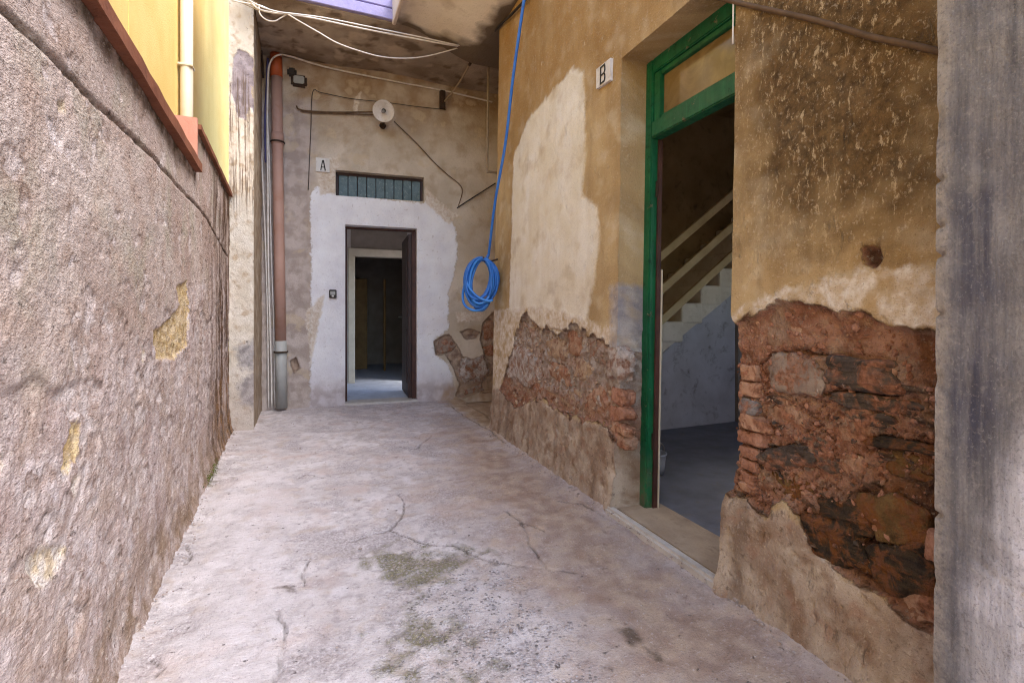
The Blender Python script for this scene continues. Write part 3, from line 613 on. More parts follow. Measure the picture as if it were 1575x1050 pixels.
# exposed stones and jamb bricks, near piece: (u0,v0,u1,v1), material, tilt, proud
rnd = random.Random(4)
near_stones = [((1168, 548, 1262, 606), ST_GREY, .03, .004), ((1256, 549, 1372, 603), ST_DARK, -.02, .012), ((1268, 608, 1400, 632), ST_DARK, -.05, -.002),
    ((1300, 632, 1372, 656), ST_DARK, .12, -.006), ((1325, 676, 1436, 694), ST_WET, -.10, .0), ((1162, 684, 1246, 722), ST_DARK, -.30, .002),
    ((1352, 696, 1440, 742), ST_OLIVE, -.1, -.004), ((1246, 764, 1338, 822), ST_WET, -.2, .0), ((1322, 762, 1424, 842), ST_OLIVE, -.25, .008),
    ((1226, 800, 1330, 872), ST_WET, -.32, .010), ((1322, 838, 1446, 912), ST_WET, -.38, .012), ((1420, 812, 1446, 868), BRICK, .1, .006),
    ((1168, 720, 1238, 776), ST_OLIVE, .1, -.014), ((1268, 640, 1330, 684), ST_ORANGE, .0, -.016), ((1172, 620, 1236, 668), ST_ORANGE, .1, -.018),
    ((1330, 520, 1400, 548), ST_ORANGE, -.1, -.020), ((1190, 490, 1262, 534), ST_ORANGE, .0, -.020), ((1385, 905, 1446, 962), ST_ORANGE, -.3, .006), ((1250, 700, 1330, 756), ST_ORANGE, -.1, -.018)]
for i, (uv, mt, tl, pr) in enumerate(near_stones):
    rock('stone', RW, uv, mt, wallR, .045, pr-.006, tl, 5.0, .16, 11+i*7, 11, .008 if mt in (ST_DARK, ST_WET) else 0)
for i, (uv, mt) in enumerate([((1134, 560, 1160, 587), BRICK_P), ((1134, 588, 1166, 611), BRICK_P), ((1135, 612, 1160, 638), BRICK_G), ((1133, 639, 1180, 662), BRICK_P),
        ((1133, 663, 1176, 685), BRICK), ((1136, 686, 1164, 706), BRICK), ((1136, 706, 1161, 725), BRICK), ((1134, 725, 1158, 744), BRICK), ((1136, 745, 1162, 760), BRICK_P)]):
    rock('brick', RW, uv, mt, wallR, .06, .004+rnd.uniform(-.006, .006), rnd.uniform(-.05, .05), 7, .08, 101+i*5, 7)
# far piece
for i, (uv, mt, tl, pr) in enumerate([((778, 536, 828, 592), ST_LIME, .1, .008), ((833, 520, 866, 552), ST_TAN, 0, -.006), ((868, 506, 896, 548), ST_ORANGE, .1, -.008), ((898, 520, 926, 562), ST_GREY, -.1, -.006),
        ((836, 556, 872, 590), ST_ORANGE, .1, -.008), ((876, 552, 908, 588), ST_TAN, 0, -.008), ((930, 530, 958, 586), ST_LIME, .2, .008), ((896, 594, 932, 650), ST_ORANGE, -.4, .0), ((936, 598, 956, 622), BRICK, .1, .0),
        ((930, 622, 954, 648), BRICK, -.2, .0), ((936, 650, 958, 668), BRICK_P, .1, .0), ((806, 592, 850, 622), ST_ORANGE, .1, -.012), ((854, 594, 892, 634), ST_TAN, -.1, -.014), ((940, 668, 958, 690), ST_ORANGE, .2, -.002)]):
    rock('brick' if mt in (BRICK, BRICK_P) else 'stone', RW, uv, mt, wallR, .05, pr-.004, tl, 4.5, .18, 301+i*9, 9)

# crumbs of mortar and brick lodged in the eroded faces
def rubble(name, n, ylo, yhi, zlo, zhi, mat, seed, smin, smax):
    r = np.random.default_rng(seed); ys = r.uniform(ylo, yhi, n*4); zz = r.uniform(zlo, zhi, n*4); dd, aa = right_fn(ys, zz)
    ok = np.where(aa['er'] > .012)[0][:n]; bm = bmesh.new(); rr = random.Random(seed)
    for k in ok:
        sz = smin+(smax-smin)*rr.random()**2.2; c = Vector(RW.pt(ys[k], zz[k], dd[k]+sz*.15))
        m4 = Matrix.Translation(c) @ Matrix.Rotation(rr.uniform(0, 6.28), 4, Vector((rr.uniform(-1, 1), rr.uniform(-1, 1), rr.uniform(-1, 1))).normalized()) @ Matrix.Diagonal((1, rr.uniform(.5, 1), rr.uniform(.4, .9), 1))
        vv = bmesh.ops.create_icosphere(bm, subdivisions=1, radius=sz, matrix=m4)['verts']
        for v in vv: v.co += (v.co-c)*rr.uniform(-.35, .3)
    me = bpy.data.meshes.new(name); bm.to_mesh(me); bm.free(); o = link(name, me, mat, wallR); o['kind'] = 'stuff'; return o
rubble('rubble', 420, .74, 1.47, .25, 1.1, BRICK, 5, .004, .017); rubble('rubble', 260, .74, 1.47, .25, 1.1, BRICK_P, 6, .003, .012)
rubble('rubble', 120, .74, 1.47, .25, .9, ST_DARK, 8, .004, .014); rubble('rubble', 420, 2.32, 4.0, .3, 1.1, ST_TAN, 7, .005, .022)
# green frame, transom, inner jamb strip
FX = RW.O[0]+.175                                    # frame plane behind the wall face
def rpt(y, z, off): p = RW.pt(y, z, -off); return p
def rbar(name, y0, y1, z0, z1, o0, o1, mat, parent, bev=.006):
    """bar in the right wall frame: y range, z range, depth range behind the wall face"""
    bm = bmesh.new(); vs_ = [bm.verts.new(rpt(y, z, o)) for o in (o0, o1) for z in (z0, z1) for y in (y0, y1)]
    for f in ((0, 1, 3, 2), (4, 6, 7, 5), (0, 4, 5, 1), (2, 3, 7, 6), (0, 2, 6, 4), (1, 5, 7, 3)): bm.faces.new([vs_[i] for i in f])
    bmesh.ops.recalc_face_normals(bm, faces=bm.faces)
    if bev: bmesh.ops.bevel(bm, geom=bm.edges[:], offset=bev, segments=2, affect='EDGES')
    me = bpy.data.meshes.new(name); bm.to_mesh(me); bm.free(); return link(name, me, mat, parent)
frameB = rbar('door_frame', DY1-.055, DY1+.01, .012, DZ+.01, .165, .235, M_GREEN, houseR)
tag(frameB, 'chipped green gloss paint')
rbar('frame_post', DY0-.04, DY0+.02, .012, DZ+.01, .165, .235, M_GREEN, frameB)
rbar('frame_head', DY0+.02, DY1-.057, DZ-.075, DZ+.01, .165, .235, M_GREEN, frameB)
rbar('transom_bar', DY0+.02, DY1-.057, 2.075, 2.165, .160, .230, M_GREEN, frameB)
tw = rbar('transom_window', DY1-.115, DY1-.059, 2.167, DZ-.077, .175, .225, M_GREEN, houseR, .004)
rbar('sash_rail', DY0+.02, DY1-.117, DZ-.105, DZ-.077, .178, .222, M_GREEN, tw, .003)
rbar('sash_rail', DY0+.02, DY1-.117, 2.167, 2.187, .178, .222, M_GREEN, tw, .003)
rbar('pane', DY0+.02, DY1-.117, 2.189, DZ-.107, .198, .203, M_GLASS, tw, 0)
rbar('door_stop', DY1-.068, DY1-.057, .02, 2.073, .205, .235, M_FRAMEW, houseR, .003)
rbar('door_stop', DY1-.072, DY1-.058, .02, 1.35, .237, .245, M_PALEFR, houseR, .002)
for z in (.35, 1.75): rbar('hinge', DY1-.071, DY1-.056, z, z+.09, .196, .204, M_RUST, frameB, .002)
# threshold slab with pale worn edge
thr = rbar('threshold', DY0-.02, DY1+.02, -.05, .026, .012, .30, M_THR, houseR, .008)
rbar('threshold_edge', DY0-.03, DY1+.03, -.05, .034, -.045, .010, M_THRW, houseR, .012)
# room behind the doorway
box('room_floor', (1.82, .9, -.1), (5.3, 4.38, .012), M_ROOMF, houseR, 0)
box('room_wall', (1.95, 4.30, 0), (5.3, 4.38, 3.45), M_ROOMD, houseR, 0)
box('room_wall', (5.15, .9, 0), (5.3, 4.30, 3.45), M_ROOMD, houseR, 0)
for lo, hi in (((1.9, .8, 0), (3.2, .9, 3.35)), ((4.3, .8, 0), (5.3, .9, 3.35)), ((3.2, .8, 0), (4.3, .9, 1.2)), ((3.2, .8, 2.2), (4.3, .9, 3.35))): box('room_wall', lo, hi, M_ROOMW, houseR, 0)   # unseen opening added to let sky light onto the stairs
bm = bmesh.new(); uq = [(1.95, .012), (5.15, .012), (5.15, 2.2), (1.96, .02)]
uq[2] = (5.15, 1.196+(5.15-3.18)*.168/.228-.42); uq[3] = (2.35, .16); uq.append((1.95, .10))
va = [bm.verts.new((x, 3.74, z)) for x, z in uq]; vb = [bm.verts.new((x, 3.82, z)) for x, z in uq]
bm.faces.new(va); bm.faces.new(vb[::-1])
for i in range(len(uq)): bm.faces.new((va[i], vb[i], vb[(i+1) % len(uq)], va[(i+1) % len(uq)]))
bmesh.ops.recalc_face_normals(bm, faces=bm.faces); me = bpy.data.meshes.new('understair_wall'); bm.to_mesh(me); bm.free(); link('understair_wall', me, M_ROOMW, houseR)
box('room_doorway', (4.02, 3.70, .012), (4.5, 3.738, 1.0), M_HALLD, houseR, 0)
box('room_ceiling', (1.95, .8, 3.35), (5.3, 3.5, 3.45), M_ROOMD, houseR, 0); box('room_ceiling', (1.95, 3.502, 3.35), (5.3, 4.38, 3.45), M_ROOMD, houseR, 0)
# mass above and behind
box('upper_light_block', (1.76, -.6, 3.91), (1.95, 4.4, 4.75), M_UPPER, houseR, 0)  # unseen; height set to block sun from the alley
box('return_wall', (1.93, 4.2, 0), (2.5, 4.38, 3.8), M_UPPER, houseR, 0)
box('return_wall', (2.5, 4.2, 0), (2.7, 6.4, 4.4), M_UPPER, houseR, 0)

# staircase in the room
stair = empty('staircase', (3.2, 3.6, 0), 'whitewashed staircase climbing to the right inside the green framed doorway', 'staircase')
RISE, RUN, X0, Zs = .168, .228, 3.18, 1.196
for k in range(-6, 7):
    x = X0+RUN*k; z = Zs+RISE*k
    box('step', (x, 3.56, z-.19), (x+RUN+.02, 4.295, z), M_STEP, stair, .018, segs=2)
bm = bmesh.new(); xa, xb = X0+RUN*-6, X0+RUN*7
for yy in (3.566, 3.70):
    for x in (xa, xb):
        zt = Zs+(x-X0)/RUN*RISE
        bm.verts.new((x, yy, max(zt-.175, .02))); bm.verts.new((x, yy, max(zt-.46, .012)))
v = bm.verts[:] if hasattr(bm.verts, 'ensure_lookup_table') and not bm.verts.ensure_lookup_table() else None
for f in ((0, 1, 3, 2), (4, 6, 7, 5), (0, 2, 6, 4), (1, 5, 7, 3), (0, 4, 5, 1), (2, 3, 7, 6)): bm.faces.new([v[i] for i in f])
bmesh.ops.recalc_face_normals(bm, faces=bm.faces)
me = bpy.data.meshes.new('stringer'); bm.to_mesh(me); bm.free(); link('stringer', me, M_STEP, stair)
sl = RISE/RUN
for z286 in (1.0, 1.27, 1.57):
    bm = bmesh.new()
    for yy in (3.50, 3.535):
        for x in (2.15, 4.75):
            zc = z286+sl*(x-2.86)
            bm.verts.new((x, yy, zc+.042)); bm.verts.new((x, yy, zc-.042))
    bm.verts.ensure_lookup_table(); v = bm.verts[:]
    for f in ((0, 1, 3, 2), (4, 6, 7, 5), (0, 2, 6, 4), (1, 5, 7, 3), (0, 4, 5, 1), (2, 3, 7, 6)): bm.faces.new([v[i] for i in f])
    bmesh.ops.recalc_face_normals(bm, faces=bm.faces); bmesh.ops.bevel(bm, geom=bm.edges[:], offset=.004, segments=1, affect='EDGES')
    me = bpy.data.meshes.new('handrail'); bm.to_mesh(me); bm.free(); link('handrail', me, M_RAIL, stair)
for x in (2.2, 4.7):
    zb = Zs+(x-X0)*sl; box('newel_post', (x-.035, 3.537, max(zb-.3, .012)), (x+.035, 3.598, zb+1.0), M_RAIL, stair, .004)
# bucket on the room floor
bk = GROUND.at(1012, 729, .012); bk = (bk[0]-.02, bk[1]+.02, .012)
bu = empty('bucket', bk, 'pale bucket with raised wire handle on the dim floor behind the green door frame', 'bucket')
lathe('body', [(0, .004), (.062, .004), (.066, .0), (.075, .07), (.083, .135), (.088, .138), (.088, .146), (.079, .146), (.070, .07), (.06, .012), (0, .012)], M_BUCKET, bu, bk)
lathe('contents', [(0, .10), (.073, .10)], M_BLKC, bu, bk)
tube('handle', [(bk[0]+.088*math.cos(a), bk[1]-.02*math.sin(a), bk[2]+.135+.085*math.sin(a)) for a in np.linspace(0, math.pi, 12)], .004, M_CHROME, bu, 6, 3)

# ================================================================== FAR HOUSE
houseF = empty('house', (.9, 6.3, 0), 'shadowed house at the alley end with whitewashed surround of its open door', 'house')
AX0, AX1, AZ = .475, 1.325, 2.165; WX0, WX1, WZ0, WZ1 = .366, 1.411, 2.505, 2.81
def far_fn(s, z):
    P = FWALL.poly; n1 = .06*fbm(s, z, 4, 4, 3); n2 = .025*fbm(s, z, 12, 4, 4)
    er = sdf(s, z, P([(667, 524), (690, 512), (704, 532), (712, 548), (728, 552), (745, 545), (738, 522), (742, 497), (757, 480), (790, 475), (790, 606), (735, 603), (716, 612), (700, 610), (706, 592), (698, 566), (684, 545), (670, 546)])) + n2*.6
    er = np.maximum(er, sdf(s, z, P([(708, 510), (722, 505), (738, 510), (732, 520), (716, 522)])) + n2*.4)
    er = np.maximum(er, sdf(s, z, P([(446, 555), (456, 548), (462, 565), (452, 575)])) + n2*.3)
    at = {'er': er}; e = sstep(0, .02, er)
    d = .007*fbm(s, z, 2.2, 4, 8) + .003*fbm(s, z, 12, 3, 9) + e*(-.03+.03*fbm(s, z, 11, 5, 13, .6))
    w = sdf(s, z, P([(476, 640), (479, 420), (477, 300), (488, 286), (516, 298), (584, 306), (652, 313), (660, 302), (684, 322), (700, 350), (704, 390), (696, 430), (689, 450), (690, 505), (668, 522), (668, 545), (690, 560), (700, 600), (692, 640)])) + n2*.8
    at['white'] = w; d = d + .004*sstep(-.012, .012, w)
    at['foot'] = 1-sstep(.12, .42, z+n1*.6); at['footing'] = (1-sstep(.1, .3, z))*sstep(1.5, 1.7, s)
    at['high'] = sstep(2.95, 3.9, z+n1); at['grey'] = np.minimum(.12-s, (3.55-z)*.6) + n1*1.6
    at['scrape'] = np.maximum.reduce([sdf(s, z, P(q)) for q in ([(488, 250), (520, 240), (522, 264), (514, 298), (492, 300)], [(545, 150), (556, 140), (550, 170), (545, 182)], [(655, 290), (690, 322), (706, 330), (690, 345), (655, 312)],
        [(470, 480), (500, 450), (478, 560)], [(700, 480), (745, 482), (740, 492), (705, 495)])]) + n2
    return d, at
fx = axis_steps([(-.45, .014), (WX0, .014), (AX0, .014), (AX1, .014), (WX1, .014), (2.55, None)])
fz = axis_steps([(-.05, .014), (AZ, .014), (WZ0, .014), (WZ1, .016), (4.1, None)])
wallF = sheet('wall', FWALL, fx, fz, far_fn, M_F, houseF, [(AX0, AX1, -.1, AZ), (WX0, WX1, WZ0, WZ1)], .20)
for i, (uv, mt, tl, pr) in enumerate([((668, 518, 704, 546), ST_GREY, .1, -.012), ((704, 545, 752, 590), ST_LIME, .0, .006), ((716, 556, 738, 576), ST_GREY, .1, .022), ((742, 492, 762, 528), ST_ORANGE, .2, -.006), ((742, 530, 764, 548), BRICK, .0, -.004), ((712, 594, 748, 606), ST_GREY, .2, -.006)]):
    rock('stone', FWALL, uv, mt, wallF, .06, pr, tl, 3.2, .18, 501+i*9, 9)
def fbar(name, x0, x1, z0, z1, o0, o1, mat, parent, bev=.004):
    bm = bmesh.new(); vs_ = [bm.verts.new(FWALL.pt(x, z, -o)) for o in (o0, o1) for z in (z0, z1) for x in (x0, x1)]
    for f in ((0, 1, 3, 2), (4, 6, 7, 5), (0, 4, 5, 1), (2, 3, 7, 6), (0, 2, 6, 4), (1, 5, 7, 3)): bm.faces.new([vs_[i] for i in f])
    bmesh.ops.recalc_face_normals(bm, faces=bm.faces)
    if bev: bmesh.ops.bevel(bm, geom=bm.edges[:], offset=bev, segments=2, affect='EDGES')
    me = bpy.data.meshes.new(name); bm.to_mesh(me); bm.free(); return link(name, me, mat, parent)
# small window above the door: nine teal boards
win = fbar('window', WX0, WX1, WZ1-.035, WZ1, .10, .16, M_DKWOOD, houseF); tag(win, 'small high window closed with weathered teal boards')
fbar('frame', WX0, WX0+.03, WZ0, WZ1-.037, .10, .16, M_DKWOOD, win); fbar('frame', WX1-.03, WX1, WZ0, WZ1-.037, .10, .16, M_DKWOOD, win)
nb = 9; bw = (WX1-WX0-.064)/nb
for k in range(nb):
    x = WX0+.032+k*bw; fbar('board', x+.005, x+bw-.005, WZ0+.002, WZ1-.039, .085+rnd.uniform(-.006, .006), .12, M_TEAL, win, .005)
fbar('backing', WX0, WX1, WZ0, WZ1, .165, .19, M_DKWOOD, win, 0)
# door frame, leaf, threshold
dfA = fbar('door_frame', AX0, AX0+.022, .02, AZ-.026, .14, .19, M_FRAMEW, houseF)
fbar('frame_head', AX0, AX1, AZ-.024, AZ, .14, .19, M_FRAMEW, dfA); fbar('frame_post', AX1-.05, AX1, .02, AZ-.026, .10, .17, M_FRAMEW, dfA)
fbar('threshold', AX0-.01, AX1+.01, -.05, .022, -.02, .24, M_THRW, houseF, .006)
leaf = fbar('door', AX1-.095, AX1-.052, .03, AZ-.06, .12, .88, M_DKWOOD, houseF); tag(leaf, 'dark brown wooden door leaf opened inwards')
for z0, z1 in ((.2, .9), (1.05, 1.95)): fbar('panel', AX1-.104, AX1-.096, z0, z1, .24, .76, M_DKWOOD, leaf, .004)
hp = FWALL.pt(AX1-.10, 1.05, -.80)
tube('handle', [(hp[0], hp[1], hp[2]), (hp[0]-.045, hp[1], hp[2]), (hp[0]-.05, hp[1]-.05, hp[2]), (hp[0]-.05, hp[1]-.11, hp[2])], .009, M_CHROME, leaf, 8, 4)
# hall behind
box('hall_floor', (-.3, 6.40, -.1), (2.4, 11.2, .010), M_HALLF, houseF, 0)
box('hall_wall', (.28, 6.5, .01), (.38, 8.1, 2.7), M_HALLW, houseF, 0); box('hall_wall', (2.0, 6.48, .01), (2.1, 8.1, .6), M_HALLW, houseF, 0); box('hall_wall', (2.0, 6.48, 2.1), (2.1, 8.1, 2.42), M_HALLW, houseF, 0); box('hall_wall', (2.0, 6.48, .6), (2.1, 6.7, 2.1), M_HALLW, houseF, 0); box('hall_wall', (2.0, 7.95, .6), (2.1, 8.1, 2.1), M_HALLW, houseF, 0)  # gap in the right side wall: unseen opening added to brighten the hall
box('hall_ceiling', (-.3, 6.45, 2.42), (2.4, 11.2, 2.49), M_HALLD, houseF, 0)
box('inner_wall', (-.3, 8.15, .01), (.70, 8.25, 2.42), M_HALLW, houseF, 0); box('inner_wall', (1.58, 8.15, .01), (2.4, 8.25, 2.42), M_HALLW, houseF, 0); box('inner_wall', (.70, 8.15, 2.10), (1.58, 8.25, 2.42), M_HALLD, houseF, 0)
idf = box('inner_door_frame', (.66, 8.10, .01), (.76, 8.27, 2.0), M_PALEFR, houseF, .006)
box('frame_head', (.66, 8.10, 2.002), (1.62, 8.27, 2.12), M_PALEFR, idf, .006); box('frame_post', (1.52, 8.10, .01), (1.62, 8.27, 2.0), M_PALEFR, idf, .006)
box('back_wall', (-.3, 11.0, .01), (2.6, 11.1, 2.42), M_HALLD, houseF, 0); box('hall_wall', (.2, 8.25, .01), (.3, 11.0, 2.42), M_HALLD, houseF, 0); box('hall_wall', (2.3, 8.25, .01), (2.4, 11.0, 2.42), M_HALLD, houseF, 0)
wd = empty('wardrobe', (1.0, 10.2, .01), 'yellow brown wooden wardrobe deep inside the dark hall', 'wardrobe')
box('body', (.62, 10.1, .01), (1.18, 10.6, 1.78), M_YDOOR, wd, .008); box('door', (.66, 10.08, .1), (.89, 10.098, 1.70), M_YDOOR, wd, .004); box('door', (.91, 10.08, .1), (1.14, 10.098, 1.70), M_YDOOR, wd, .004)
cp = box('board', (1.42, 9.6, .012), (1.46, 9.64, 1.75), M_YDOOR, None, .01); tag(cp, 'pale upright board standing in the dark room beyond the hall', 'board')
box('upper_light_block', (-.6, 6.45, 4.3), (2.7, 6.65, 6.2), M_UPPER, houseF, 0)  # unseen mass above the far house, added to block light

# ================================================================== LEFT BOUNDARY WALL
bwall = empty('boundary_wall', (-.55, 3, 0), 'rough pinkish grey boundary wall along the left of the alley with brown coping', 'wall')
YS, ZN, ZF = 3.41, 1.925, 2.185
def left_fn(s, z):
    P = LW.poly; n1 = .05*fbm(s, z, 5, 4, 3); n2 = .022*fbm(s, z, 15, 4, 4)
    line = P([(-400, 560), (0, 576), (14, 590), (22, 588), (42, 572), (60, 564), (80, 592), (130, 585), (165, 562), (200, 545), (232, 520), (262, 480), (300, 430), (355, 400), (355, 1400), (-400, 3000)])
    er = sdf(s, z, line) + n1*.5+n2*.7; at = {'er': er}; e = sstep(0, .018, er)
    d = .016*fbm(s, z, 1.6, 3, 8) + .006*fbm(s, z, 7, 4, 9) + .0035*fbm(s, z, 30, 4, 10, .6) + .0022*fbm(s, z, 75, 2, 11)
    d = d + e*(-.009*(1-sstep(1.5, 1.8, s)) + .004*fbm(s, z, 9, 5, 13, .62) + .005*fbm(s, z, 28, 4, 14, .6))
    oc = np.maximum.reduce([sdf(s, z, P(q)) for q in ([(235, 510), (262, 492), (276, 470), (272, 440), (288, 432), (290, 480), (288, 530), (268, 552), (240, 552)], [(100, 690), (112, 650), (124, 645), (122, 700), (105, 728), (96, 722)])]) + n2*.35
    at['ochre'] = oc; d = d - .010*sstep(-.004, .008, oc)
    ch = np.maximum.reduce([sdf(s, z, P(q)) for q in ([(45, 860), (90, 835), (108, 842), (100, 870), (68, 900), (50, 890)], [(88, 158), (100, 158), (102, 172), (90, 174)], [(218, 530), (224, 545), (218, 560)], [(0, 690), (14, 700), (8, 730), (0, 730)], [(110, 740), (125, 730), (120, 760)])]) + n2*.4
    at['chalk'] = ch; d = d - .006*sstep(-.004, .008, ch)
    g = dline(s+.008*fbm(s, z, 6, 3, 19), z+.008*fbm(s, z, 6, 3, 18), [(1.0, 1.668), (1.232, 1.675), (1.571, 1.69), (2.3, 1.72), (3.65, 1.748), (4.3, 1.70), (5.2, 1.62)])
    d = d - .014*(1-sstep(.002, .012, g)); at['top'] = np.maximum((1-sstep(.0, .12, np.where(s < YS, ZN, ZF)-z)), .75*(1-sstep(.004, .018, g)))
    at['low'] = 1-sstep(.05, .42, z+n1*2); d = d + .035*np.exp(-np.maximum(z, 0)/.10) + .012*sstep(.35, .1, z)*fbm(s, z, 5, 3, 23)
    fl = .16*(fbm(s*.8, z, 4.2, 5, 401, .58)-.10) - .10*sstep(1.0, 1.5, z); at['flake'] = fl; d = d - .0055*sstep(-.003, .008, fl)*(1+.6*fbm(s, z, 30, 3, 403))
    fl2 = .12*(fbm(s*.8, z, 9, 4, 405, .58)-.24); d = d - .003*sstep(-.003, .007, fl2); at['flake'] = np.maximum(fl, fl2)
    at['streak'] = sstep(3.5, 4.6, s+n1*4)*.95; at['orange'] = sstep(3.9, 4.7, s)*(1-sstep(.4, .8, z))
    return d, at
ly = axis_steps([(-.6, .05), (.95, .0055), (2.0, .0085), (YS, .013), (5.30, None)])
lz = axis_steps([(-.06, .0085), (ZN, .012), (ZF, None)])
wallL = sheet('wall', LW, ly, lz, left_fn, M_L, bwall, [(-9, YS, ZN, 9)], .26)
def lbar(name, y0, y1, z0, z1, o0, o1, mat, bev=.006, noise=0, parent=bwall):
    bm = bmesh.new(); n = max(1, int((y1-y0)/.12)); rows = []
    for k in range(n+1):
        y = y0+(y1-y0)*k/n; j = [rnd.uniform(-noise, noise) for _ in range(4)]
        rows.append([bm.verts.new(LW.pt(y, z0+j[0], o0+j[1])), bm.verts.new(LW.pt(y, z1+j[2], o0+j[3])), bm.verts.new(LW.pt(y, z1, o1)), bm.verts.new(LW.pt(y, z0, o1))])
    for A, B in zip(rows[:-1], rows[1:]):
        for i in range(4): bm.faces.new((A[i], A[(i+1) % 4], B[(i+1) % 4], B[i]))
    bm.faces.new(rows[0]); bm.faces.new(rows[-1][::-1]); bmesh.ops.recalc_face_normals(bm, faces=bm.faces)
    me = bpy.data.meshes.new(name); bm.to_mesh(me); bm.free(); return link(name, me, mat, parent)
lbar('coping', -.6, YS-.002, ZN+.003, ZN+.055, .035, -.30, M_COPE, noise=.002)
lbar('coping', YS+.02, 5.29, ZF+.003, ZF+.035, .028, -.30, M_COPE, noise=.002)
lbar('step_face', YS-.012, YS+.018, ZN+.057, ZF+.06, .012, -.42, M_SALMON, noise=0)

# ================================================================== YELLOW HOUSE
hy = empty('house', (-1.15, 4, 0), 'bright yellow stuccoed house behind the left boundary wall', 'house')
bm = bmesh.new(); prof = [(-3, 0), (13, 0), (13, 6.6), (5.6, 6.6), (5.6, 4.6), (-3, 4.6)]
va = [bm.verts.new((-1.02, y, z)) for y, z in prof]; vb = [bm.verts.new((-1.5, y, z)) for y, z in prof]
bm.faces.new(va); bm.faces.new(vb[::-1])
for i in range(6): bm.faces.new((va[i], vb[i], vb[(i+1) % 6], va[(i+1) % 6]))
bmesh.ops.recalc_face_normals(bm, faces=bm.faces); me = bpy.data.meshes.new('wall'); bm.to_mesh(me); bm.free(); link('wall', me, M_Y, hy)
box('stucco_joint', (-1.0195, 3.86, 1.5), (-1.016, 3.872, 4.5), M_Y, hy, 0)
wp = at_depth_plane(287, 100, 0, -.955)
dp = empty('drain_pipe', (wp[0], wp[1], 1.9), 'cream round drain pipe running down the yellow house', 'drain pipe')
tube('pipe', [(wp[0], wp[1], 1.5), (wp[0], wp[1], 4.55)], .05, M_WPIPE, dp, 20, 0)
for z in (3.3, 4.6): box('clamp', (wp[0]-.06, wp[1]-.056, z), (wp[0]+.056, wp[1]+.056, z+.02), M_WPIPE, dp, .004)

# ================================================================== PIER
pier = empty('pier', (-.53, 5.6, 0), 'peeling cream painted pier with grey patch where the left wall ends', 'pier')
PP = Plane((0, 5.30, 0), (1, 0, 0), (0, 0, 1), (0, -1, 0))
PX0, PX1 = -.632, -.425
def pier_fn(s, z):
    P = PP.poly; n2 = .02*fbm(s, z, 14, 4, 4)
    g = sdf(s, z, P([(358, 92), (366, 76), (380, 80), (394, 94), (396, 180), (384, 165), (378, 185), (366, 180), (356, 140)])) + n2*.7
    at = {'grey': g, 'drip': sstep(1.9, 2.3, z)*(1-sstep(3.25, 3.45, z)), 'foot': 1-sstep(.0, .8, z), 'side': s*0}
    at['lowgrey'] = np.maximum(sdf(s, z, P([(362, 535), (395, 520), (395, 570), (370, 565)])), sdf(s, z, P([(365, 590), (395, 570), (395, 630), (372, 620)]))) + n2
    return .005*fbm(s, z, 4, 4, 5)+.004*fbm(s, z, 16, 4, 6) - .004*sstep(-.01, .01, g) - .02*sstep(.02, 0, np.minimum(s-PX0, PX1-s))*np.maximum(fbm(s*0, z, 7, 4, 14), -.2), at
sheet('front_face', PP, axis_steps([(PX0, .008), (PX1, None)]), axis_steps([(-.05, .012), (4.9, None)]), pier_fn, M_P, pier, (), .03)
PS = Plane((PX1, 0, 0), (0, 1, 0), (0, 0, 1), (1, 0, 0))
def side_fn(s, z):
    at = {'grey': s*0-1, 'drip': s*0, 'foot': 1-sstep(0, .8, z), 'side': s*0+1, 'lowgrey': sdf(s, z, np.array([(5.3, .2), (5.42, .3), (5.40, 1.0), (5.3, .9)]))+.03*fbm(s, z, 9, 4, 3)}
    return .008*fbm(s, z, 4, 4, 15)+.005*fbm(s, z, 15, 4, 16), at
sheet('side_face', PS, axis_steps([(5.305, .014), (6.42, None)]), axis_steps([(-.05, .016), (4.9, None)]), side_fn, M_P, pier, (), .03)
box('core', (PX0+.02, 5.34, 0), (PX1-.03, 6.45, 4.88), M_UPPER, pier, 0)

# ================================================================== CEILINGS
porch = empty('porch_slab', (.8, 5.7, 4.05), 'dark stained slab over the door at the alley end with violet front edge', 'balcony')
CD = Plane((0, 0, 4.055), (1, 0, 0), (0, 1, 0), (0, 0, -1))
def dark_fn(s, t):
    return .06*sstep(.9, 2.0, s)+.012*fbm(s, t, 3, 4, 3)+.006*fbm(s, t, 11, 4, 4), {'soot': np.maximum(sstep(.5, 1.6, s), sstep(5.7, 6.3, t)*.6)}
sheet('soffit', CD, axis_steps([(-.42, .03), (2.75, None)]), axis_steps([(5.135, .03), (6.5, None)]), dark_fn, M_SD, porch, (), .2)
box('fascia', (-.42, 5.085, 4.062), (.855, 5.132, 4.17), M_VIOLET, porch, .006)
box('fascia_board', (-.42, 5.10, 4.19), (.855, 5.15, 4.27), M_VIOLET, porch, .006)
box('eaves', (-.42, 5.11, 4.28), (.855, 5.20, 4.75), M_PINKW, porch, .006)
balc = empty('balcony', (1.3, 4.2, 4.0), 'pale plastered balcony slab overhanging the top of the right wall', 'balcony')
def pale_fn(s, t):
    return .25*sstep(.95, 1.75, s)+.005*fbm(s, t, 3, 4, 3), {'soot': sdf(s, t, np.array([(.8, 5.20), (.95, 4.98), (1.25, 5.02), (1.55, 4.72), (1.60, 4.2), (1.66, 3.0), (2.2, 3.0), (2.2, 6), (.8, 6)]))}
sheet('soffit', CD, axis_steps([(.86, .025), (2.75, None)]), axis_steps([(3.42, .03), (5.13, None)]), pale_fn, M_SP, balc, (), .2)
box('edge_beam', (.84, 3.42, 4.02), (.875, 5.11, 4.3), M_PINKW, balc, .006)

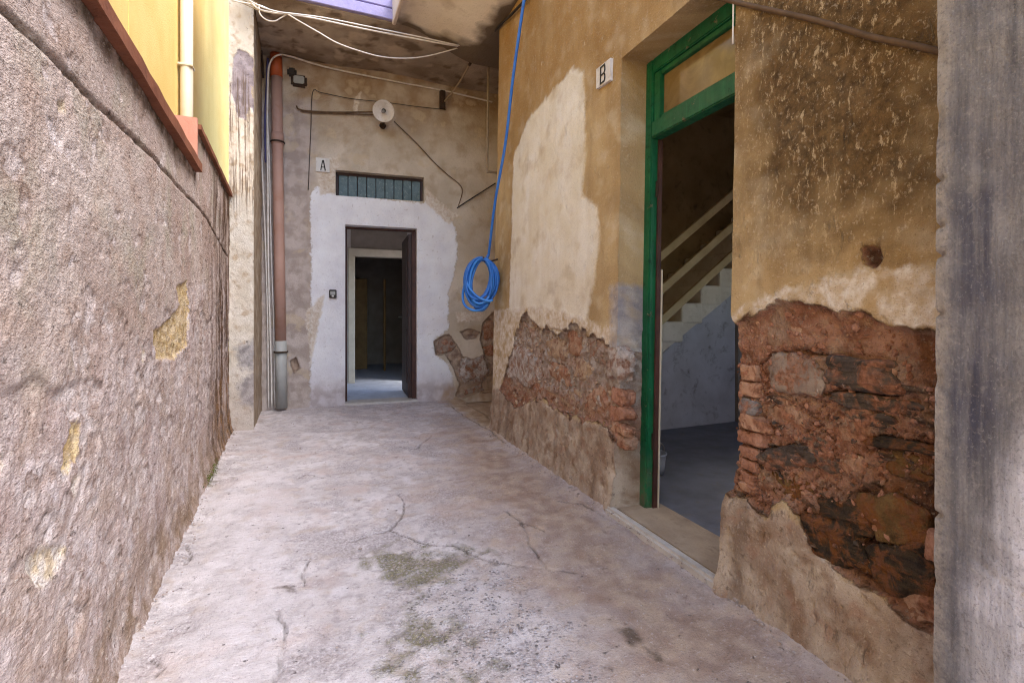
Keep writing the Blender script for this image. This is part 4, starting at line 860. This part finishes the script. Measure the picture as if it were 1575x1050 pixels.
# ================================================================== GRANITE PILLAR
GP = Plane((1.385, 0, 0), (0, 1, 0), (.012, 0, 1), (-1, 0, .012))
pill = empty('gate_pillar', (1.5, .4, 0), 'grey granite gate pillar at the right edge with chipped corner', 'pillar')
def pill_fn(s, z):
    P = GP.poly; n = fbm(s, z, 6, 4, 3)
    st = sstep(-.03, .05, sdf(s, z, P([(1462, 300), (1540, 280), (1560, 480), (1520, 700), (1475, 760), (1460, 600)]))+.04*n)
    daylit = sstep(-.03, .06, sdf(s, z, P([(1575, 640), (1545, 700), (1510, 800), (1490, 900), (1480, 1400), (1900, 1400), (1900, 600)]))+.05*n)  # bright lower corner: daylight on the shaft put into the colour
    edge = sstep(.05, 0, .703-s); lip = sstep(.045, .005, .703-s+.02*n)
    d = .006*fbm(s, z, 4, 4, 5)+.004*fbm(s, z, 20, 4, 6)-.03*sstep(.02, 0, .703-s)*np.maximum(fbm(s*0, z, 10, 4, 14), .1)
    for zc in (1.10, 1.31, 1.42, .62, 1.24): d = d - .02*np.exp(-((z-zc)/.006)**2)*sstep(.025, 0, .703-s)
    d = d - .006*np.exp(-(dline(s, z, P([(1500, 860), (1535, 890), (1575, 915)]))/.004)**2)
    return d, {'stain': st, 'pale': daylit*(1-edge*.5), 'lip': lip}
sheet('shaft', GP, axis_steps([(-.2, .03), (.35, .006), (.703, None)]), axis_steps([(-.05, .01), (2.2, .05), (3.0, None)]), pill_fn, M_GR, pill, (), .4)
# ================================================================== SIGNS
def stroke(bm, pl, pts, w, off, th=.002):
    for (a, b) in zip(pts[:-1], pts[1:]):
        (s0, z0), (s1, z1) = a, b; L = math.hypot(s1-s0, z1-z0); nx, nz = -(z1-z0)/L*w/2, (s1-s0)/L*w/2
        ex, ez = (s1-s0)/L*w/2, (z1-z0)/L*w/2
        q = [(s0-ex+nx, z0-ez+nz), (s1+ex+nx, z1+ez+nz), (s1+ex-nx, z1+ez-nz), (s0-ex-nx, z0-ez-nz)]
        f = [bm.verts.new(pl.pt(x, z, off+th)) for x, z in q]; g = [bm.verts.new(pl.pt(x, z, off)) for x, z in q]
        bm.faces.new(f); bm.faces.new(g[::-1])
        for i in range(4): bm.faces.new((f[i], f[(i+1) % 4], g[(i+1) % 4], g[i]))
def plate(name, pl, corners, off, mat, parent, th=.006):
    bm = bmesh.new(); f = [bm.verts.new(pl.pt(s, z, off+th)) for s, z in corners]; g = [bm.verts.new(pl.pt(s, z, off-.02)) for s, z in corners]
    bm.faces.new(f); bm.faces.new(g[::-1])
    for i in range(4): bm.faces.new((f[i], g[i], g[(i+1) % 4], f[(i+1) % 4]))
    bmesh.ops.recalc_face_normals(bm, faces=bm.faces); me = bpy.data.meshes.new(name); bm.to_mesh(me); bm.free(); return link(name, me, mat, parent)
sgA = empty('sign', FWALL.pt(.225, 2.84, .01), 'small white plate with black letter A above the whitewashed door', 'sign')
plate('plate', FWALL, [FWALL.sz(u, v) for u, v in ((486, 243), (507, 245), (507, 266), (486, 264))], .012, M_SIGN, sgA)
bm = bmesh.new(); cx, cz = .228, 2.845
for o in (0, ):
    stroke(bm, FWALL, [(cx-.024, cz-.055), (cx-.004, cz+.055)], .012, .0195); stroke(bm, FWALL, [(cx+.024, cz-.055), (cx+.004, cz+.055)], .014, .0197)
    stroke(bm, FWALL, [(cx-.014, cz-.022), (cx+.014, cz-.022)], .010, .0199)
bmesh.ops.recalc_face_normals(bm, faces=bm.faces); me = bpy.data.meshes.new('letter'); bm.to_mesh(me); bm.free(); link('letter', me, M_INK, sgA)
sgB = empty('sign', RW.pt(2.47, 2.49, .01), 'small cream plate with black letter B beside the top of the green doorway', 'sign')
cB = [RW.sz(u, v) for u, v in ((921, 108), (943, 90), (942, 124), (921, 138))]
plate('plate', RW, cB, .012, M_SIGN, sgB)
cy_, cz_ = np.mean([c[0] for c in cB]), np.mean([c[1] for c in cB]); bm = bmesh.new()
hw, hh = .024, .048                                         # s grows away from the reader, so the letter is mirrored here
L = lambda a, b: (cy_-a*hw, cz_+b*hh)
stroke(bm, RW, [L(-1, -1), L(-1, 1)], .010, .0195); stroke(bm, RW, [L(-1, 1), L(.75, 1), L(.95, .7), L(.95, .3), L(.6, 0), L(-1, 0)], .009, .0197)
stroke(bm, RW, [L(.6, 0), L(1, -.3), L(1, -.75), L(.8, -1), L(-1, -1)], .009, .0199)
bmesh.ops.recalc_face_normals(bm, faces=bm.faces); me = bpy.data.meshes.new('letter'); bm.to_mesh(me); bm.free(); link('letter', me, M_INK, sgB)

# ================================================================== LAMP, BELL, BOXES ON THE FAR WALL
lp = FWALL.at(590, 171, .30); lw = FWALL.at(588, 195, 0)
lamp = empty('wall_lamp', lw, 'white enamel dish lamp on a bracket above the high boarded window', 'lamp')
ax = Vector((-.22, -.80, -.50)).normalized()
base = Vector(lp)-ax*.02
lathe('shade', [(.018, -.035), (.03, -.03), (.034, -.012), (.07, .004), (.118, .022), (.125, .03), (.117, .027), (.07, .010), (.03, .0), (.018, -.004)], M_ENAMEL, lamp, base, ax)
lathe('socket', [(0, -.06), (.024, -.06), (.026, -.01), (.024, .022), (0, .022)], M_LAMPIN, lamp, base, ax, 20)
lathe('bulb', [(0, .022), (.014, .024), (.016, .035), (.022, .055), (.018, .072), (.006, .08), (0, .0805)], M_BULB, lamp, base, ax, 20)
tube('bracket', [lw, Vector(lw)+Vector((0, -.10, -.005)), Vector(lw)+Vector((0, -.20, .05)), base-ax*.055], .011, M_RUST, lamp, 10, 6)
lathe('rose', [(0, .0), (.035, .0), (.04, -.012), (.03, -.02), (0, -.02)], M_RUST, lamp, Vector(lw)+Vector((0, -.02, 0)), (0, 1, 0), 20)
bl = FWALL.sz(512, 452); bell = empty('doorbell', FWALL.pt(*bl), 'small dark doorbell on the white surround left of the open door', 'doorbell')
fbar('housing', bl[0]-.042, bl[0]+.042, bl[1]-.05, bl[1]+.05, -.035, .01, M_LAMPIN, bell, .006)
fbar('face', bl[0]-.028, bl[0]+.028, bl[1]-.012, bl[1]+.03, -.040, -.036, M_GPIPE, bell, .001)
fbar('button', bl[0]-.012, bl[0]+.012, bl[1]-.036, bl[1]-.016, -.043, -.034, M_SIGN, bell, .002)
jb = FWALL.sz(460, 126); jbx = empty('junction_box', FWALL.pt(*jb), 'old open junction box near the top of the terracotta pipe', 'junction box')
fbar('housing', jb[0]-.085, jb[0]+.085, jb[1]-.065, jb[1]+.065, -.05, .02, M_RUST, jbx, .02)
fbar('cover', jb[0]-.055, jb[0]+.060, jb[1]-.045, jb[1]+.045, -.066, -.048, M_GPIPE, jbx, .010)
j2 = FWALL.sz(449, 112); fbar('cap', j2[0]-.05, j2[0]+.05, j2[1]-.05, j2[1]+.05, -.03, .02, M_LAMPIN, jbx, .02)

# ================================================================== DOWNPIPE AND CABLES
pipe = empty('downpipe', FWALL.at(433, 627, .085), 'terracotta coloured downpipe beside the pier with orange top and grey foot', 'downpipe')
A = lambda u, v, o=.085: FWALL.at(u, v, o)
tube('pipe', [A(425.5, 118), A(428, 300), A(432, 531)], .058, M_OPIPE, pipe, 20, 2)
tube('orange_section', [A(424.5, 84), A(425.4, 119)], .064, M_OPIPE2, pipe, 20, 0)
tube('grey_foot', [A(432, 524), A(433.5, 627)], .061, M_GPIPE, pipe, 20, 0)
tube('socket', [A(426.6, 205), A(427, 222)], .066, M_OPIPE, pipe, 20, 0)
for v in (219, 541):
    p = Vector(A(427 if v < 300 else 432, v)); tube('clamp', [p+Vector((.070*math.cos(a), .070*math.sin(a), 0)) for a in np.linspace(0, 2*math.pi, 20)[:-1]], .010, M_RUST, pipe, 6, 0, True)
def cable(pts, r, mat, label, name='cable', cat='cable', pl=FWALL, off=.03, group=None, sides=6):
    P3 = [pl.at(p[0], p[1], p[2] if len(p) > 2 else off) for p in pts]
    return tag(tube(name, P3, r, mat, None, sides, 6), label, cat, group)
cable([(418, 627, .05), (417, 560, .05), (413, 420, .05), (412, 300, .06), (411, 200, .08), (412, 130, .16), (415, 98, .20), (428, 85, .22), (450, 88, .10), (500, 103, .05), (590, 122, .04), (680, 139, .04), (706, 145, .05), (757, 157, .04)], .010, M_CABLE, 'thick pale cable rising beside the downpipe then running along the ceiling edge')
cable([(423, 627, .04), (421, 500, .04), (417, 380, .04), (415, 280, .05), (413, 215, .07), (411, 190, .05)], .009, M_CABLE, 'white cable closest to the downpipe foot', off=.04)
cable([(413, 626, .03), (412, 520, .03), (409, 400, .03), (405, 300, .05), (402, 235, .05)], .009, M_CABLE, 'outermost white cable beside the pier corner')
cable([(409, 250, .03), (408, 190, .03), (410, 140, .03), (412, 90, .03)], .014, M_VIOC, 'short violet sleeved cable behind the orange pipe top')
cable([(474, 292), (478, 200), (481, 142), (495, 143), (540, 152), (588, 157), (640, 164), (686, 169)], .0042, M_BLKC, 'thin black wire framing the lamp above the letter A plate')
cable([(456, 163), (460, 168), (475, 171), (520, 173), (588, 172, .05)], .009, M_BRC, 'upper of two brown conduits running to the enamel lamp')
cable([(462, 171), (490, 174), (530, 175), (578, 177)], .007, M_BRC, 'lower of two brown conduits running to the enamel lamp')
cable([(606, 187), (625, 205), (645, 225), (668, 250), (690, 270), (707, 284), (711, 296), (705, 317)], .0055, M_BRC, 'brown wire sloping down right from the lamp')
cable([(703, 320, .03), (715, 312, .03), (740, 296, .03), (762, 282, .03)], .008, M_BLKC, 'dark twisted cord rising to the right wall corner beside the hose')
# cables crossing in front of the dark slab
def span(pts, r, mat, label, name='cable'):
    return tag(tube(name, [at_depth_plane(u, v, 1, Y) for u, v, Y in pts], r, mat, None, 6, 8), label, 'cable')
span([(372, -12, 5.0), (394, 12, 5.0), (420, 20, 5.0), (445, 22, 5.0), (490, 30, 5.0), (560, 45, 5.0), (640, 60, 4.95), (690, 69, 4.95), (728, 74, 5.0)], .008, M_CABLE, 'thicker white cable of the pair stretched under the violet fascia')
span([(365, -10, 4.98), (396, 8, 4.98), (425, 18, 4.98), (455, 22, 4.97), (500, 28, 4.97), (560, 40, 4.97), (600, 48, 4.95), (650, 58, 4.93), (700, 69, 4.93), (726, 73, 4.98)], .0065, M_CABLE, 'thinner white cable of the pair stretched under the violet fascia')
span([(398, 8, 5.02), (400, 22, 5.03), (410, 31, 5.04), (422, 33, 5.03), (432, 28, 5.02), (442, 22, 5.01)], .006, M_CABLE, 'small white cable loop hanging at the pier top')
span([(442, 22, 5.0), (462, 34, 5.0), (490, 50, 5.0), (520, 67, 5.0), (560, 81, 5.0), (590, 88, 5.0), (625, 90, 5.0), (660, 86, 5.0), (705, 74, 5.0)], .006, M_CABLE, 'slack white cable sagging lowest below the violet fascia')
span([(340, -6, 5.05), (362, 2, 5.05), (382, 6, 5.05), (400, 9, 5.05), (418, 17, 5.0)], .007, M_CABLE, 'short white cable crossing the pier top')
for k in range(3):
    span([(350, -14+5*k, 5.2), (375, -4+5*k, 5.2), (396, 6+5*k, 5.1)], .005, M_CABLE2, ('upper', 'middle', 'lower')[k]+' of three dusty wires gathered on the pier top')
# dark cable down the pier corner
cable([(399, 10), (401, 60), (405, 120)], .012, M_RUST, 'dark wire in the corner between pier and dark ceiling', off=.1)
# jointed conduit and bracket below the ceiling
cd = empty('conduit', FWALL.at(686, 165, .05), 'short jointed conduit slanting from ceiling corner to dark bracket', 'conduit')
c0, c1, c2, c3 = at_depth_plane(737, 73, 1, 5.05), at_depth_plane(723, 98, 1, 5.3), at_depth_plane(706, 128, 1, 5.8), FWALL.at(684, 156, .06)
tube('tube', [c0, c1, c2, c3], .012, M_CABLE2, cd, 8, 6)
for p, q in ((c1, c2), (c0, c1)): d_ = (Vector(q)-Vector(p)).normalized()*.03; tube('joint', [Vector(p)-d_, Vector(p)+d_], .017, M_RUST, cd, 8, 0)
bk_ = FWALL.sz(680, 155); brk = fbar('bracket', bk_[0]-.035, bk_[0]+.035, bk_[1]-.11, bk_[1]+.12, -.05, .02, M_RUST, None, .006); tag(brk, 'dark iron bracket at the ceiling right of the lamp', 'bracket')
# hanging U conduit by the corner
vc = [at_depth_plane(u, v, 1, 5.4) for u, v in ((751, 58), (751, 120), (750, 200), (749.5, 260), (752, 264), (766, 266))]
tag(tube('conduit', vc, .014, M_CABLE2, None, 8, 5), 'thin upright conduit hanging beside the right wall corner', 'conduit')
# black cable in the ceiling corner of the right wall
tag(tube('cable', [at_depth_plane(738, 76, 1, 4.95), RW.at(766, 42, .03), RW.at(785, 24, .03), RW.at(812, -4, .03)], .012, M_BLKC, None, 6, 6), 'black cable along the corner of balcony and right wall', 'cable')
tag(tube('conduit', [RW.at(1085, -8, .02), RW.at(1127, 3, .010), RW.at(1190, 17, .006), RW.at(1260, 33, .005), RW.at(1340, 57, .006), RW.at(1400, 69, .005), RW.at(1470, 86, .006)], .009, M_BRC, None, 8, 6), 'grimy plastered conduit slanting across the top of the mouldy wall', 'conduit')
tag(tube('wire', [RW.at(1128, 4, .012), RW.at(1127.5, 35, .010), RW.at(1127, 68, .008)], .0035, M_CABLE, None, 6, 4), 'short pale wire hanging at the top corner of the mouldy wall', 'wire')

# ================================================================== HOSE
hc = EYE+ray(740, 434)*4.50
T = Vector((.84, -.54, 0)); Bv = Vector((0, 0, 1)); Nn = Vector((-.54, -.84, 0))
hose = empty('hose', tuple(hc), 'coiled blue hose hanging on a hook at the right wall corner', 'hose')
hr = random.Random(8)
for k in range(13):
    a, b = .125+hr.uniform(-.035, .028), .212+hr.uniform(-.035, .022); tl = .16+hr.uniform(-.16, .14); dn = (k-6)*.010; ph = hr.uniform(0, 6)
    cx_, cz2 = hr.uniform(-.014, .014), .215-b+hr.uniform(-.012, .006)
    pts = []
    for i in range(28):
        t = 2*math.pi*i/28; x, z = a*math.cos(t), b*math.sin(t)
        x, z = x*math.cos(tl)+z*math.sin(tl)*.7, z*math.cos(tl)-x*math.sin(tl)*.9
        pts.append(Vector(hc)+T*(x+cx_)+Bv*(z+cz2)+Nn*(dn+.012*math.sin(2*t+ph)))
    tube('loop', pts, .0125, (M_HOSE, M_HOSE, M_HOSE2)[k % 3], hose, 8, 2, True)
W = lambda x, z, n: Vector(hc)+T*x+Bv*z+Nn*n
tube('binding_turn', [W(-.13, .06, .03), W(-.10, -.04, .065), W(-.02, -.13, .072), (W(.07, -.17, .066)), W(.12, -.165, .05)], .0115, M_HOSE2, hose, 8, 6)
tube('loose_turn', [W(-.13, .05, .02), W(-.165, -.10, .02), W(-.15, -.20, .025), W(-.08, -.25, .03), W(.0, -.25, .035), W(.07, -.2, .03)], .0115, M_HOSE2, hose, 8, 6)
top = Vector(EYE+ray(806, 0)*3.68); s0 = W(.055, .19, .0); up2 = Vector(EYE+ray(752, 388)*4.50)
d_ = top-up2
tube('strand', [s0, W(.06, .235, 0), up2, up2+d_*.25+Vector((-.012, 0, -.03)), up2+d_*.5+Vector((.006, 0, -.04)), up2+d_*.75+Vector((-.006, 0, -.03)), top, top+d_*.12], .012, M_HOSE, hose, 8, 6)
hk = RW.at(752, 388, 0); hk = Vector(RW.pt(4.36, up2.z-.02, 0))
tag(tube('hook', [hk+Vector((.02, 0, -.02)), W(.05, .185, -.03), W(.045, .18, .03), W(.04, .215, .085)], .008, M_RUST, None, 8, 5), 'rusty iron hook holding the blue hose', 'hook')

# ================================================================== MOSS AND LITTER
bm = bmesh.new(); mr = random.Random(3)
for k in range(900):
    u, v = mr.gauss(326, 5), mr.gauss(733, 9); p = GROUND.at(u, v); x = -.49-.026*p[1]+.01+abs(mr.gauss(0, .018))
    z = max(0, mr.gauss(.012, .014))+.012; s = mr.uniform(.003, .008)
    a = mr.uniform(0, 6.28); t = Vector((math.cos(a), math.sin(a), mr.uniform(.2, 1.2)))*s; n = Vector((-math.sin(a), math.cos(a), mr.uniform(-.4, .4)))*s*.5; c = Vector((x, p[1], z))
    bm.faces.new([bm.verts.new(c-n), bm.verts.new(c+n), bm.verts.new(c+t)])
me = bpy.data.meshes.new('moss'); bm.to_mesh(me); bm.free(); tag(link('moss', me, M_MOSS), 'tuft of green moss at the foot of the left wall', 'moss', kind='stuff')
M_GRIT = simple('loose_grit', '8C7D74', 'B3A69E', 30, .9, .2); bm = bmesh.new()
for k in range(420):
    e = mr.random()
    if e < .45: y = mr.uniform(.9, 4.3); x = 1.505+.035*y-.03-abs(mr.gauss(0, .05))
    elif e < .75: y = mr.uniform(1.7, 5.2); x = -.49-.026*y+.03+abs(mr.gauss(0, .04))
    else: y = mr.uniform(1.3, 6.1); x = mr.uniform(-.4, 1.4)
    s = mr.uniform(.002, .006)*(1 if mr.random() < .93 else 1.8)
    bmesh.ops.create_icosphere(bm, subdivisions=1, radius=s, matrix=Matrix.Translation((x, y, .006+s*.3+(.028 if e < .75 else 0)*.4)) @ Matrix.Diagonal((1, mr.uniform(.6, 1.3), .6, 1)))
me = bpy.data.meshes.new('grit'); bm.to_mesh(me); bm.free(); tag(link('grit', me, M_GRIT), 'loose grit and crumbs fallen along the wall feet', 'grit', kind='stuff')
